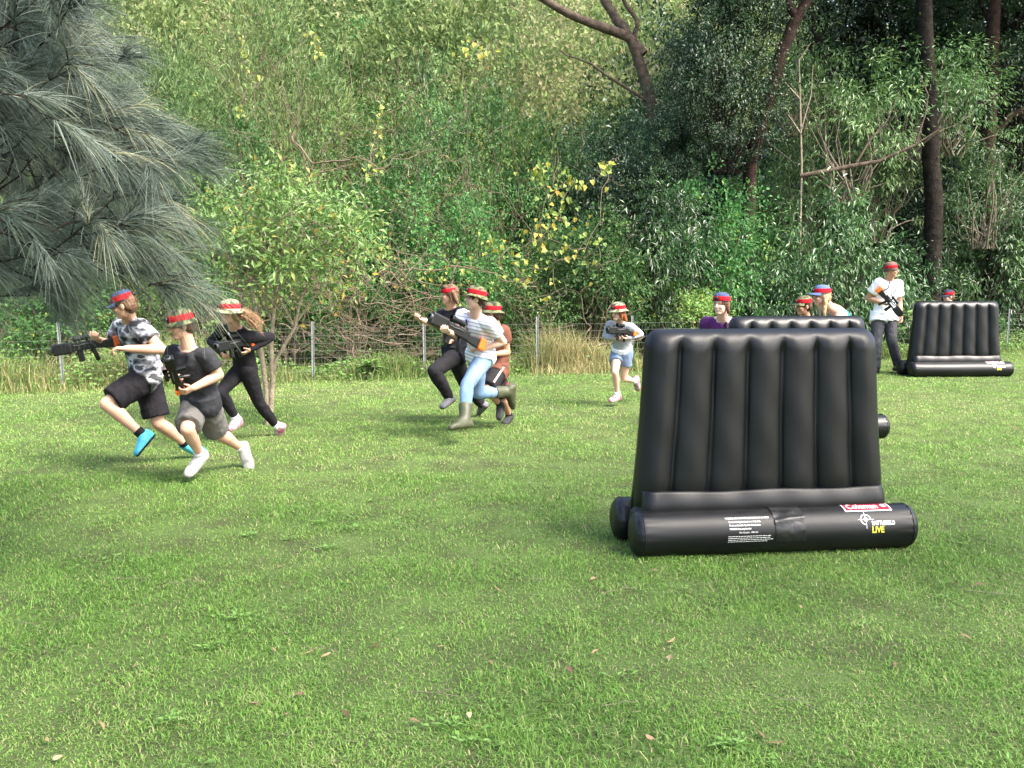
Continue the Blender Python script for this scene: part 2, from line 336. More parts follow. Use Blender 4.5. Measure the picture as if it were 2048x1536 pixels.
# ------------------------------------------------------------------ planting behind the fence
def plants():
    S = shrub
    # lantana thicket just behind the fence, left to right
    S('lantana', 60, 15.6, 470, 3.0, 'green shrub mass behind fence under the grey she-oak, far left')
    S('young', 255, 16.2, 420, 2.8, 'dense green shrub behind fence above the boy with the long gun')
    S('airy', 420, 16.4, 430, 2.2, 'light shrub behind fence left of the young lawn tree')
    S('young', 560, 17.6, 330, 2.8, 'broad shrub behind the crown of the young lawn tree')
    S('airy', 700, 16.6, 470, 2.0, 'thin leafy bush over bare tangled twigs behind fence')
    S('lantana', 745, 18.2, 330, 3.0, 'large green thicket bush above the tangled dead twigs')
    S('lantana', 905, 17.8, 380, 2.5, 'green bush directly above the boy with red headband')
    S('airy', 1010, 18.2, 310, 2.6, 'green bush above the woman in striped shirt')
    S('airy', 1085, 17.6, 440, 2.2, 'yellow-flecked bush behind third and fourth fence posts')
    S('lantana', 1190, 17.9, 400, 2.4, 'mid-green bush above the girl in grey top')
    S('glossy', 1305, 18.6, 350, 2.6, 'dark green bush over left end of large bunker')
    S('lantana', 1420, 19.0, 345, 2.5, 'bright green bush above the girl in purple shirt')
    S('glossy', 1540, 19.6, 420, 2.2, 'glossy leaved bush behind the boy in camouflage cap')
    S('glossy', 1655, 19.8, 350, 2.8, 'tall glossy shrub with hanging pale leaves beside man in white shirt')
    S('glossy', 1570, 19.2, 520, 1.8, 'low glossy shrub behind second bunker')
    S('young', 1390, 18.0, 540, 1.7, 'low shrub close behind girl in purple shirt')
    # second row
    S('wattle', 90, 21.0, 150, 4.2, 'tall yellow-green wattle behind the she-oak')
    S('wattle', 340, 20.5, 60, 3.6, 'tall narrow-leaved wattle right of the she-oak crown')
    S('lantana', 450, 20.0, 215, 3.0, 'rounded green bush below the tall narrow-leaved wattle')
    S('airy', 620, 21.0, 190, 3.0, 'feathery green bush left of the bare branching shrub')
    S('lantana', 800, 21.5, 235, 3.2, 'green bush behind the bare branching shrub')
    S('airy', 940, 22.0, 170, 3.2, 'light green feathery bush right of the bare branching shrub')
    S('lantana', 1080, 21.5, 215, 3.0, 'bushy green shrub above the yellow heart-leaved vine')
    S('dark', 1190, 21.5, 250, 2.6, 'small-leaved dark shrub left of the large dark tree')
    S('dark', 1290, 21.0, 270, 2.8, 'small-leaved dark shrub at the foot of the large dark tree')
    # third row on the slope
    S('wattle', 215, 27, -40, 5.0, 'tall wattle on the slope behind the she-oak top')
    S('wattle', 480, 27, -30, 4.4, 'pale wattle on the slope at the top edge')
    S('airy', 700, 29, 90, 4.6, 'grey-green slope tree with open crown left of centre')
    S('pale', 905, 28, 30, 3.6, 'grey-green slope tree directly above the thicket')
    S('airy', 1060, 29, 190, 4.6, 'feathery slope bush below the sunlit hill')
    S('dark', 1185, 28, 190, 3.2, 'dark slope bush below the two bare limbs')
    S('wattle', 600, 25, 70, 4.0, 'olive green wattle standing between the bare shrub and the sunlit hill')
    S('young', 780, 26, 110, 3.6, 'light green slope bush above the bare branching shrub')
    S('airy', 880, 24, 140, 3.4, 'feathery mid-green bush under the grey-green slope trees')
    S('lantana', 985, 25.5, 130, 3.2, 'rounded green slope bush right of the high yellow vine leaves')
    # right hand forest
    S('glossy', 1790, 21.5, 470, 2.4, 'glossy bush behind the man in white shirt')
    S('lantana', 1900, 22.5, 600, 2.2, 'low leafy bush behind right bunker')
    S('glossy', 1975, 23.0, 395, 3.0, 'large dark glossy bush at right edge above right bunker')
    S('dark', 2080, 23.5, 330, 3.4, 'dark small-leaved bush cut by the right edge')
    S('dark', 1760, 26, 330, 3.4, 'dark bush deep between the trunks')
    S('dark', 1880, 28, 300, 4.0, 'dark bush behind the thick dark trunk')
    S('dark', 1640, 27, 260, 3.6, 'dark bush behind the leaning red trunk')
    S('lantana', 1500, 26, 330, 3.4, 'green bush in the gap left of the leaning red trunk')
    S('lantana', 1830, 21.0, 640, 1.3, 'small bush between man in white shirt and right bunker')
    # open pale trees over the right part
    S('pale', 1700, 21.8, 90, 3.4, 'open pale-leaved tree right of the leaning red trunk', base=3.4, cat='tree', name='open_tree')
    S('pale', 1830, 22.3, 60, 3.2, 'open pale-leaved tree over the curved bare branch', base=4.4, cat='tree', name='open_tree')
    S('pale', 1905, 23.2, 60, 3.2, 'open pale-leaved tree hanging between the two right trunks', base=4.6, cat='tree', name='open_tree')
    S('pale', 1600, 22.6, 10, 3.0, 'open pale-leaved tree over the forked trunk top', base=5.0, cat='tree', name='open_tree')
    S('pale', 1980, 22.4, 250, 2.6, 'open pale-leaved tree covering the foot of the tall red trunk', base=2.4, cat='tree', name='open_tree')
    S('pale', 1760, 23.6, 190, 3.2, 'open pale-leaved tree behind the curved bare branch', base=2.6, cat='tree', name='open_tree')
    S('pale', 1610, 23.5, 200, 2.4, 'sparse pale tree close behind the leaning red trunk', base=2.4, cat='tree', name='open_tree')
plants()

def tree(name, label, base, limbs, barkm, crowns, group='shrubs and trees behind the fence'):
    """limbs: list of (points px,py,Y ; radii). crowns: (kind, px, py centre, Y, width, height)"""
    o = empty(name, base, label, 'tree', group); b = Vector(base); r = np.random.default_rng(int(abs(base[0] * 977)) + 3)
    paths = []
    for pts, rad in limbs:
        P = [at(*p) - b if not isinstance(p, Vector) else p - b for p in pts]
        Q = []
        for a_, c_ in zip(P[:-1], P[1:]):
            for s in range(4): Q.append(a_.lerp(c_, s / 4) + Vector(r.normal(0, 0.015, 3)))
        Q.append(P[-1]); paths.append((Q, np.interp(np.linspace(0, 1, len(Q)), np.linspace(0, 1, len(rad)), rad)))
    link('trunk', tubes('trunk', paths, M[barkm], 10), o)
    for kd, px, py, Y, wd, ht in crowns:
        p = at(px, py, Y) - b; cm, tm = rk.choice(KIND[kd])
        c = link('crown', cm, o); c.location = (p.x, p.y, p.z - ht / 2); c.scale = (wd / 2, wd / 2, ht / 2); c.rotation_euler.z = rk.uniform(0, 6.28)
        t = link('branches', tm, o); t.location = c.location; t.scale = c.scale; t.rotation_euler = c.rotation_euler
    return o
g = lambda px, Y: Vector((at(px, 560, Y).x, Y, float(tz(at(px, 560, Y).x, Y)) - 0.1))
# big dark tree with limbs to the upper left
b = g(1335, 21.2)
tree('dark_leaved_tree', 'large dark small-leaved tree with two bare limbs at top centre', b,
     [([b, (1330, 420, 21.2), (1300, 190, 21.0), (1262, 75, 20.9), (1150, 35, 20.6), (1040, -30, 20.4)], (0.15, 0.14, 0.13, 0.11, 0.085, 0.075)),
      ([(1285, 110, 20.9), (1235, 40, 21.0), (1190, -30, 21.1)], (0.11, 0.10, 0.09)),
      ([(1268, 90, 20.9), (1275, 40, 20.8), (1235, -20, 20.7)], (0.06, 0.05, 0.04)),
      ([(1310, 210, 21), (1180, 130, 20.8), (1120, 100, 20.7)], (0.04, 0.025, 0.012))], 'bark',
     [('dark', 1430, 60, 20.6, 2.7, 3.6), ('dark', 1450, 230, 20.2, 2.5, 2.2), ('dark', 1370, 170, 20.8, 1.9, 3.0), ('dark', 1490, -60, 20.9, 2.6, 2.6), ('dark', 1330, 300, 20.4, 1.6, 1.8), ('dark', 1300, 440, 20.0, 2.0, 1.8)])
b = g(1490, 20.6)
tree('forked_tree', 'leaning red-brown trunk that forks near the top edge', b,
     [([b, (1502, 320, 20.6), (1535, 200, 20.5), (1572, 90, 20.4), (1600, 20, 20.4), (1660, -60, 20.3)], (0.17, 0.145, 0.13, 0.125, 0.10, 0.08)),
      ([(1592, 40, 20.4), (1570, -10, 20.4), (1550, -80, 20.4)], (0.09, 0.07, 0.06))], 'redbark', [('dark', 1640, -330, 20.4, 5.5, 3.4)])
b = g(1868, 22.0)
tree('dark_trunk_tree', 'thick dark trunk rising behind the right bunker', b,
     [([b, (1866, 450, 22.0), (1862, 280, 22.0), (1850, 0, 22.0), (1845, -180, 22.0)], (0.23, 0.20, 0.18, 0.15, 0.12))], 'darkbark', [('dark', 1850, -270, 22, 5.6, 3.6)])
b = g(1975, 24.0)
tree('red_trunk_tree', 'tall dark red trunk near the right edge', b,
     [([b, (1974, 300, 24.0), (1985, 120, 24.0), (1995, -150, 24.0)], (0.21, 0.18, 0.16, 0.14)),
      ([(1975, 290, 24), (2020, 230, 23.9), (2080, 205, 23.8)], (0.09, 0.08, 0.07))], 'redbark', [('dark', 2000, -300, 24, 6.2, 4.0), ('dark', 2030, 90, 24.6, 3.2, 3.6)])
b = g(1680, 27.0)
tree('slender_tree', 'slim leaning dark trunk deep among the pale trees', b,
     [([b, (1665, 160, 27.0), (1625, 40, 27.0), (1600, -60, 27.0)], (0.14, 0.12, 0.10, 0.09))], 'darkbark', [('dark', 1600, -180, 27, 5.2, 3.4)])
b = g(1815, 29.0)
tree('slender_tree', 'slim upright dark trunk in the shade at top right', b,
     [([b, (1812, 200, 29.0), (1808, -100, 29.0)], (0.17, 0.14, 0.12))], 'darkbark', [('dark', 1740, 20, 30, 5.5, 5.0), ('dark', 1880, 60, 30, 5.5, 6.0), ('dark', 1690, -60, 31, 6, 5), ('dark', 1950, -40, 31, 6, 6)])
b = g(2110, 26.0)
tree('dark_leaved_tree', 'deep shaded tree filling the upper right corner', b,
     [([b, (2110, 0, 26.0)], (0.2, 0.15))], 'darkbark', [('dark', 2070, 130, 26, 5.0, 5.0), ('dark', 1950, 60, 27.5, 4.0, 5.0), ('dark', 2060, -120, 25, 6.0, 4.0)])
# fallen curved branch and its upright partner
o = empty('bare_branch', at(1640, 345, 20.2), 'curved bare branch reaching right across the pale trees', 'branch')
r0 = np.random.default_rng(4); L0 = o.location
pp = lambda *q: [at(*p) - L0 for p in q]
link('limb', tubes('limb', [(pp((1600, 352, 20.3), (1640, 345, 20.2), (1700, 333, 20.2), (1760, 322, 20.1), (1830, 290, 20.0), (1880, 258, 20.0)), (0.045, 0.055, 0.048, 0.038, 0.026, 0.010)),
     (pp((1710, 330, 20.2), (1740, 280, 20.2), (1775, 240, 20.3), (1800, 180, 20.4)), (0.03, 0.02, 0.014, 0.008)),
     (pp((1830, 290, 20), (1850, 230, 20), (1856, 190, 20), (1840, 150, 20)), (0.02, 0.018, 0.014, 0.008))], M['bark'], 8), o)
# pale forked saplings right of the leaning trunk
o = empty('bare_sapling', g(1600, 20.4), 'bare pale forked sapling right of the leaning red trunk', 'tree'); L0 = o.location
link('trunk', tubes('sapling', [([Vector((0, 0, 0))] + pp((1603, 330, 20.4), (1600, 200, 20.4), (1598, 120, 20.4), (1622, 85, 20.4)), (0.028, 0.024, 0.020, 0.014, 0.006)),
     (pp((1601, 200, 20.4), (1570, 165, 20.4), (1560, 120, 20.4)), (0.02, 0.014, 0.006)), (pp((1602, 260, 20.4), (1622, 190, 20.4), (1626, 130, 20.4)), (0.02, 0.014, 0.006)),
     (pp((1603, 270, 20.4), (1580, 235, 20.4), (1565, 215, 20.4)), (0.018, 0.012, 0.006))], M['palebark'], 6), o)

# bare branching shrub in the thicket
def bare_shrub(px, Y, spread, label, seed, levels=4, top=60, barkm='deadwood'):
    r = np.random.default_rng(seed); b = g(px, Y); paths = []
    o = empty('bare_shrub', b, label, 'shrub', 'shrubs and trees behind the fence')
    def grow(p, d, L, rad, lv):
        q = p + d * L; P = wiggle(p, q, 9, L * 0.06, r); paths.append((P, np.linspace(rad, rad * 0.6, 9)))
        if lv == 0: return
        for _ in range(r.integers(2, 4)):
            nd = unit(d + r.normal(0, 0.45, 3) * np.array([1, 0.6, 0.8]) + np.array([0, 0, 0.08])); grow(P[-1], nd, L * r.uniform(0.55, 0.9), rad * 0.62, lv - 1)
    h = at(px, top, Y).z - b.z
    for k in range(5):
        grow(np.array([r.normal(0, .1), r.normal(0, .1), 0]), unit(np.array([r.normal(0, spread), r.normal(0, .15) - 0.1, 1.0])), h * 0.36, 0.017, levels)
    link('branches', tubes('branches', paths, M[barkm], 5), o)
bare_shrub(790, 18.6, 0.35, 'large bare branching shrub standing above the thicket', 3, 4, 120)
bare_shrub(1010, 18.2, 0.3, 'thin bare shrub beside the yellow heart-leaved vine', 8, 3, 330)

# yellow heart-leaved vines
def vine(label, spots, seed, n, L=0.12):
    r = np.random.default_rng(seed); P = []
    for px, py, Y, sx, sz in spots:
        c = at(px, py, Y); k = int(n / len(spots))
        P.append(np.array(c)[None] + r.normal(size=(k, 3)) * np.array([sx, 0.16, sz]))
    P = np.concatenate(P); k = len(P); o = empty('heart_leaved_vine', tuple(P[0]), label, 'vine', 'yellow vines in the thicket')
    D = r.normal(size=(k, 3)) * 0.5 + np.array([0, -0.25, -0.9]); N = r.normal(size=(k, 3)) * 0.4 + np.array([0.1, -0.9, 0.45])
    s = .8 * L * r.uniform(0.6, 1.25, k); V, F = leaf_arrays(P - P[0], D, N, s, s * 0.85, 0.1, 'heart')
    link('leaves', np_mesh('leaves', V, F, LEAF['vine'], np.repeat(np.clip(r.normal(0.42, 0.25, k), 0, 1), 10)), o)
    pt = []
    q = [at(px, py, Y + 0.1) - o.location for px, py, Y, _, _ in spots]
    for a_, c_ in zip(q[:-1], q[1:]): pt.append((wiggle(a_, c_, 7, 0.08, r), np.full(7, 0.007)))
    link('stem', tubes('stem', pt, M['deadwood'], 5), o)
vine('yellow heart-leaved vine hanging above the woman in striped shirt', [(1080, 345, 16.9, .16, .16), (1100, 400, 16.8, .26, .2), (1150, 360, 16.9, .2, .1), (1120, 440, 16.7, .25, .2), (1080, 470, 16.7, .15, .25), (1170, 500, 16.7, .3, .25), (1210, 330, 16.9, .08, .06)], 1, 150)
vine('orange-yellow vine leaves hanging high left of centre', [(485, 90, 19.0, .06, .25), (488, 140, 19, .08, .2), (510, 150, 19, .1, .08), (480, 215, 19, .05, .15), (620, 70, 19, .06, .15), (640, 100, 19, .1, .1)], 2, 52)
vine('yellow vine leaves beside the bare branching shrub', [(940, 95, 18.2, .15, .12), (965, 100, 18.2, .12, .12), (760, 235, 18.0, .05, .2), (755, 290, 18, .08, .15), (745, 340, 17.6, .1, .12)], 3, 60)
vine('yellow vine leaves low behind the young lawn tree', [(600, 560, 15.9, .4, .3), (680, 590, 15.9, .25, .2), (520, 590, 15.9, .3, .2), (480, 600, 15.9, .3, .2)], 4, 110, 0.1)
vine('dull yellow vine leaves above the fence behind the running pair', [(790, 500, 16.2, .3, .3), (860, 545, 16.2, .3, .2), (980, 545, 16.2, .35, .25), (1060, 560, 16.3, .3, .25), (1010, 490, 16.4, .3, .2)], 5, 120, 0.1)

# tangle of dead vines under the thicket edge
def tangle():
    r = np.random.default_rng(9); paths = []
    for k in range(420):
        px = r.choice([r.uniform(600, 860), r.uniform(680, 830), r.uniform(860, 1260), r.uniform(380, 560)], p=[.35, .35, .2, .1])
        py = r.uniform(520, 730) if r.random() < 0.86 else r.uniform(250, 560)
        Y = float(fy(at(px, 600, 15).x)) + r.uniform(0.25, 1.1) + (0.5 if py < 500 else 0)
        a_ = np.array(at(px, py, Y)); a_[2] = max(a_[2], 0.03)
        an = r.uniform(-0.5, 3.6); Lh = r.uniform(0.3, 1.3)
        b_ = a_ + np.array([math.cos(an), r.normal(0, .25), math.sin(an) * 0.8]) * Lh; b_[2] = max(b_[2], 0.02)
        rad = r.choice([0.004, 0.006, 0.010, 0.018], p=[.5, .35, .13, .02])
        paths.append((wiggle(a_, b_, 12, Lh * 0.10, r, r.uniform(-0.1, 0.25) * Lh), np.linspace(rad, rad * 0.5, 12)))
    tag(link('dead_vines', tubes('dead_vines', paths, M['deadwood'], 5)), 'tangle of dry bare vines and twigs behind the fence', None, None, 'stuff')
tangle()

# far wooded hill: one mass
def hill_wood():
    r = np.random.default_rng(21); VV, FF, AA, off = [], [], [], 0
    proto = [crown(200 + k, nclump=150, per=15, L=0.095, W=0.06, clump_r=0.24, droop=0.1, flat=0.5) for k in range(4)]
    fine = [crown(210 + k, nclump=170, per=22, L=0.075, W=0.042, clump_r=0.2, droop=0.1, flat=0.6) for k in range(3)]
    n = 0
    while n < 235:
        y = r.uniform(30, 105); x = r.uniform(-0.75, 0.75) * y
        if x > 0.16 * y and y < 36: continue
        V, F, a, C, d = proto[r.integers(4)] if y > 52 else fine[r.integers(3)]; s = r.uniform(1.2, 2.4) * (1 + y / 140); th = r.uniform(0, 6.28)
        Rm = np.array([[math.cos(th), -math.sin(th), 0], [math.sin(th), math.cos(th), 0], [0, 0, 1]])
        W_ = V @ Rm.T * np.array([s, s, s * r.uniform(1.0, 1.6)]) + np.array([x, y, float(tz(x, y)) - 0.4])
        VV.append(W_); FF.append(F + off); off += len(V); AA.append(np.clip(a * .8 + .05 + r.normal(0, 0.22) + (0.22 if 0 < x / y < .16 else (.1 if x > -.3 * y else 0)), 0, 1)); n += 1  # central crowns coloured palest so that part of the slope reads as sunlit
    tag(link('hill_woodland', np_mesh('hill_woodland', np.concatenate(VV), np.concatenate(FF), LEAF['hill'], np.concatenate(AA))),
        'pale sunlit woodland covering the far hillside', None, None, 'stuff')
hill_wood()
# shaded undergrowth behind the right-hand trunks
def undergrowth():
    r = np.random.default_rng(31); VV, FF, AA, off = [], [], [], 0
    proto = [crown(300 + k, nclump=260, per=20, L=0.09, W=0.05, clump_r=0.26, droop=0.2) for k in range(3)]
    for k in range(60):
        y = r.uniform(27, 38); x = r.uniform(0.12, 0.75) * y
        V, F, a, C, d = proto[r.integers(3)]; s = r.uniform(1.3, 2.2)
        VV.append(V * np.array([s, s, s * r.uniform(0.8, 1.7)]) + np.array([x, y, float(tz(x, y)) - 0.3])); FF.append(F + off); off += len(V); AA.append(a)
    tag(link('forest_undergrowth', np_mesh('forest_undergrowth', np.concatenate(VV), np.concatenate(FF), LEAF['dark'], np.concatenate(AA))),
        'dark undergrowth filling the wood behind the right-hand trunks', None, None, 'stuff')
undergrowth()

# ------------------------------------------------------------------ fence
M['galv'] = mat('galvanised steel', (0.16, 0.168, 0.168), 0.5, 0.5, var=0.15, scale=20)
M['wire'] = mat('fence wire', (0.14, 0.135, 0.12), 0.55, 0.4)
def fence():
    root = empty('wire_fence', (0, 15.7, 0), 'low wire mesh fence on steel posts along the lawn edge', 'fence'); L = root.location
    spots = [(-230, 12.95), (103, 13.25), (370, 14.0), (623, 14.65), (848, 15.2), (1075, 15.9), (1268, 16.4), (1460, 17.3), (1650, 18.4), (1840, 19.6), (2022, 20.8), (2200, 22.2)]
    pos = []
    for px, Y in spots:
        x = at(px, 600, Y).x; pos.append((x, float(fy(x))))
    rr = np.random.default_rng(2)
    for x, y in pos:
        h = 0.93 + rr.uniform(-0.03, 0.04); lx = rr.normal(0, 0.015)
        # Y-section star picket
        V, F = [], []
        for a in (90, 210, 330):
            d = Vector((math.cos(R(a)), math.sin(R(a)), 0)); s = Vector((-d.y, d.x, 0)) * 0.004; k = len(V)
            for z, o_ in ((-0.05, 0), (h, lx)):
                for q in (s * -1, d * 0.024 - s, d * 0.024 + s, s): V.append((q.x + o_, q.y, z))
            F += [(k, k + 1, k + 5, k + 4), (k + 1, k + 2, k + 6, k + 5), (k + 2, k + 3, k + 7, k + 6), (k + 4, k + 5, k + 6, k + 7)]
        link('post', py_mesh('post', V, F, M['galv'], False), root, Vector((x, y, 0)) - L)
    paths = []; wl = [(-12, float(fy(-12)))] + pos
    for z in (0.06, 0.16, 0.26, 0.36, 0.47, 0.58, 0.70, 0.82):
        P = []
        for (x0, y0), (x1, y1) in zip(wl[:-1], wl[1:]):
            for t in (0, .33, .66): P.append(Vector((x0 + (x1 - x0) * t, y0 + (y1 - y0) * t - 0.014, z - 0.012 * math.sin(t * math.pi) + rr.normal(0, .004))) - L)
        P.append(Vector((*wl[-1], z)) - L); paths.append((P, np.full(len(P), 0.0017)))
    for (x0, y0), (x1, y1) in zip(wl[:-1], wl[1:]):
        Ls = math.hypot(x1 - x0, y1 - y0); k = int(Ls / 0.13)
        for q in range(1, k):
            t = q / k; x, y = x0 + (x1 - x0) * t, y0 + (y1 - y0) * t - 0.014
            P = [Vector((x + rr.normal(0, .006), y, z)) - L for z in (0.04, 0.3, 0.56, 0.82)]; paths.append((P, np.full(4, 0.0012)))
    link('wire_mesh', tubes('wire_mesh', paths, M['wire'], 4), root)
fence()
# long grass and weeds along the fence
M['dry'] = ramp_mat('long grass', [(0, (0.07, 0.13, 0.03)), (0.4, (0.14, 0.21, 0.055)), (0.65, (0.27, 0.25, 0.10)), (1, (0.44, 0.36, 0.2))], 0.6, 0.25, 0.25, 0)
def long_grass():
    r = np.random.default_rng(17); n = 90000; x = r.uniform(-12, 14, n); off = r.normal(0.25, 0.42, n); y = fy(x) + off
    pxx = 1024 + x / y * FPX
    dryz = np.exp(-((pxx - 1170) / 85) ** 2) + 0.36 * np.exp(-((pxx - 120) / 260) ** 2) + 0.15 + np.clip(noise2(x, y, 1.2, 8), 0, 1) * 0.3
    k = (off > -0.55) & (r.random(n) < np.clip(0.35 + dryz * 0.6 + 0.25 * noise2(x, y, 2.1, 9), 0.1, 1)); x, y, off, dryz, pxx = x[k], y[k], off[k], dryz[k], pxx[k]; n = len(x)
    h = r.uniform(0.06, 0.30, n) * np.clip(1.0 + 0.8 * noise2(x, y, 2.6, 11), 0.35, 1.9) * np.where(off < -0.15, 0.45, 1.0) * np.where(np.abs(pxx - 1170) < 110, 1.7, 1.0) * np.where(pxx < 430, 2.2, 1.15)
    v = np.where(r.random(n) < np.clip(dryz * 0.75, 0, .95), r.uniform(0.55, 1.0, n), r.uniform(0, 0.55, n))
    P = np.stack([x, y, tz(x, y) - 0.01], 1)
    V, F, a = blades(P, r.uniform(0.1, 0.9, n), r.uniform(0, 6.28, n), h, r.uniform(0.006, 0.013, n), v, r.normal(0, .6, n))
    tag(link('long_grass', np_mesh('long_grass', V, F, M['dry'], a)), 'unmown long dry grass along the foot of the fence', None, None, 'stuff')
    m = 26000; x = r.uniform(-11, 13, m); y = fy(x) + r.normal(0.35, 0.4, m); cl = noise2(x, y, 2.2, 15)
    k = (cl > -0.25) & (y > fy(x) - 0.4); x, y, cl = x[k], y[k], cl[k]; m = len(x)
    z = r.uniform(0.0, 0.34, m) * np.clip(0.5 + cl, 0.2, 1.4) * np.where(x < -3.6, 2.0, 1.0)
    D = r.normal(size=(m, 3)); D[:, 2] = np.abs(D[:, 2]) * 0.5; N = r.normal(size=(m, 3)) * 0.4; N[:, 2] += 1; N[:, 1] -= 0.4; s = r.uniform(0.03, 0.075, m)
    V, F = leaf_arrays(np.stack([x, y, tz(x, y) + z], 1), D, N, s, s * 0.6)
    tag(link('fence_weeds', np_mesh('fence_weeds', V, F, M['weed'], np.repeat(r.uniform(0, 1, m), 4))), 'leafy green weeds growing through the wire fence', None, None, 'stuff')
long_grass()
def leafy_plant(px, Y, label, n, L, h, seed):
    r = np.random.default_rng(seed); b = g(px, Y); b.z += 0.1; o = empty('leafy_plant', b, label, 'plant', 'broad-leaved plants by the fence')
    P, D, N, S, st = [], [], [], [], []
    for k in range(7):
        tip = np.array([r.normal(0, h * 0.35), r.normal(0, h * 0.25), h * r.uniform(0.6, 1.05)]); st.append((wiggle((0, 0, 0), tip, 5, .03, r), np.linspace(.008, .004, 5)))
        for j in range(n):
            a = j * 2.4 + r.uniform(0, .5); P.append(tip * (1 - 0.3 * r.random())); D.append((math.cos(a), math.sin(a), r.uniform(-.1, .6))); N.append((-.4 * math.cos(a), -.4 * math.sin(a) - .2, 1)); S.append(L * r.uniform(.6, 1.2))
    V, F = leaf_arrays(np.array(P), np.array(D), np.array(N), S, np.array(S) * 0.42)
    link('leaves', np_mesh('leaves', V, F, LEAF['young'], np.repeat(r.uniform(0.2, 0.9, len(P)), 4)), o); link('stem', tubes('stem', st, M['palebark'], 5), o)
leafy_plant(735, 14.75, 'broad-leaved plant at the fence foot left of the running pair', 9, 0.17, 0.32, 1)
leafy_plant(1835, 18.6, 'pale large-leaved plant between man in white shirt and right bunker', 9, 0.26, 1.25, 2)

# ------------------------------------------------------------------ young tree on the lawn
def young_tree():
    b = gnd(535, 850); o = empty('young_tree', b, 'young multi-stemmed tree with light green crown standing on the lawn', 'tree'); Y = b.y
    r = np.random.default_rng(5); q = lambda px, py, dy=0: at(px, py, Y + dy) - b
    paths = [([Vector((0, 0, -.05)), q(533, 780), q(522, 700), q(515, 640), q(495, 540), q(470, 450)], (0.042, 0.04, 0.036, 0.032, 0.022, 0.01)),
             ([q(540, 845), q(545, 760), q(542, 690), q(548, 620), q(560, 520), q(585, 420)], (0.04, 0.036, 0.032, 0.028, 0.018, 0.008)),
             ([q(536, 800), q(552, 720), q(575, 680), q(590, 655), q(600, 600), q(650, 500)], (0.026, 0.026, 0.026, 0.024, 0.016, 0.007)),
             ([q(516, 650), q(470, 580), q(420, 520)], (0.016, 0.012, 0.005)), ([q(545, 650), q(520, 560), q(530, 440)], (0.016, 0.012, 0.005)), ([q(597, 640), q(640, 580), q(700, 450)], (0.014, 0.01, 0.004))]
    tw = []
    C = []
    while len(C) < 225:
        px, py = r.uniform(350, 765), r.uniform(325, 660)
        e = ((px - 555) / 195) ** 2 + ((py - 485) / 155) ** 2
        if e > 1 + r.normal(0, .22) or (py > 585 and r.random() < .6): continue
        C.append(tuple(q(px, py, r.normal(0, 0.45))))
    C = np.array(C)
    for c in C[::2]:
        j = int(r.integers(0, 6)); pts = paths[j][0]; s = pts[int(r.integers(max(1, len(pts) - 3), len(pts)))]; tw.append((wiggle(s, c, 5, .04, r), np.linspace(.006, .002, 5)))
    link('trunk', tubes('trunk', [(a, tuple(x * .78 for x in b)) for a, b in paths] + tw, M['treebark'], 8), o)
    n = 26; idx = np.repeat(np.arange(len(C)), n); m = len(idx); of = r.normal(size=(m, 3)); P = C[idx] + of * 0.085
    D = unit(of) * 0.8 + r.normal(size=(m, 3)) * 0.4; D[:, 2] += 0.1; N = r.normal(size=(m, 3)) * 0.45 + np.array([0.1, -0.25, 0.8]); s = r.uniform(0.055, 0.10, m)
    V, F = leaf_arrays(P, D, N, s, s * 0.38); cv = r.normal(0, .12, len(C))
    v = np.clip(0.5 + cv[idx] + r.normal(0, .2, m), 0, .95); v[r.random(m) < .03] = 1
    link('crown', np_mesh('crown', V, F, LEAF['young'], np.repeat(v, 4)), o)
M['treebark'] = mat('young tree bark', (0.19, 0.155, 0.11), 0.9, 0.15, col2=(0.30, 0.25, 0.18), scale=16, bump=0.7, bscale=50)
young_tree()

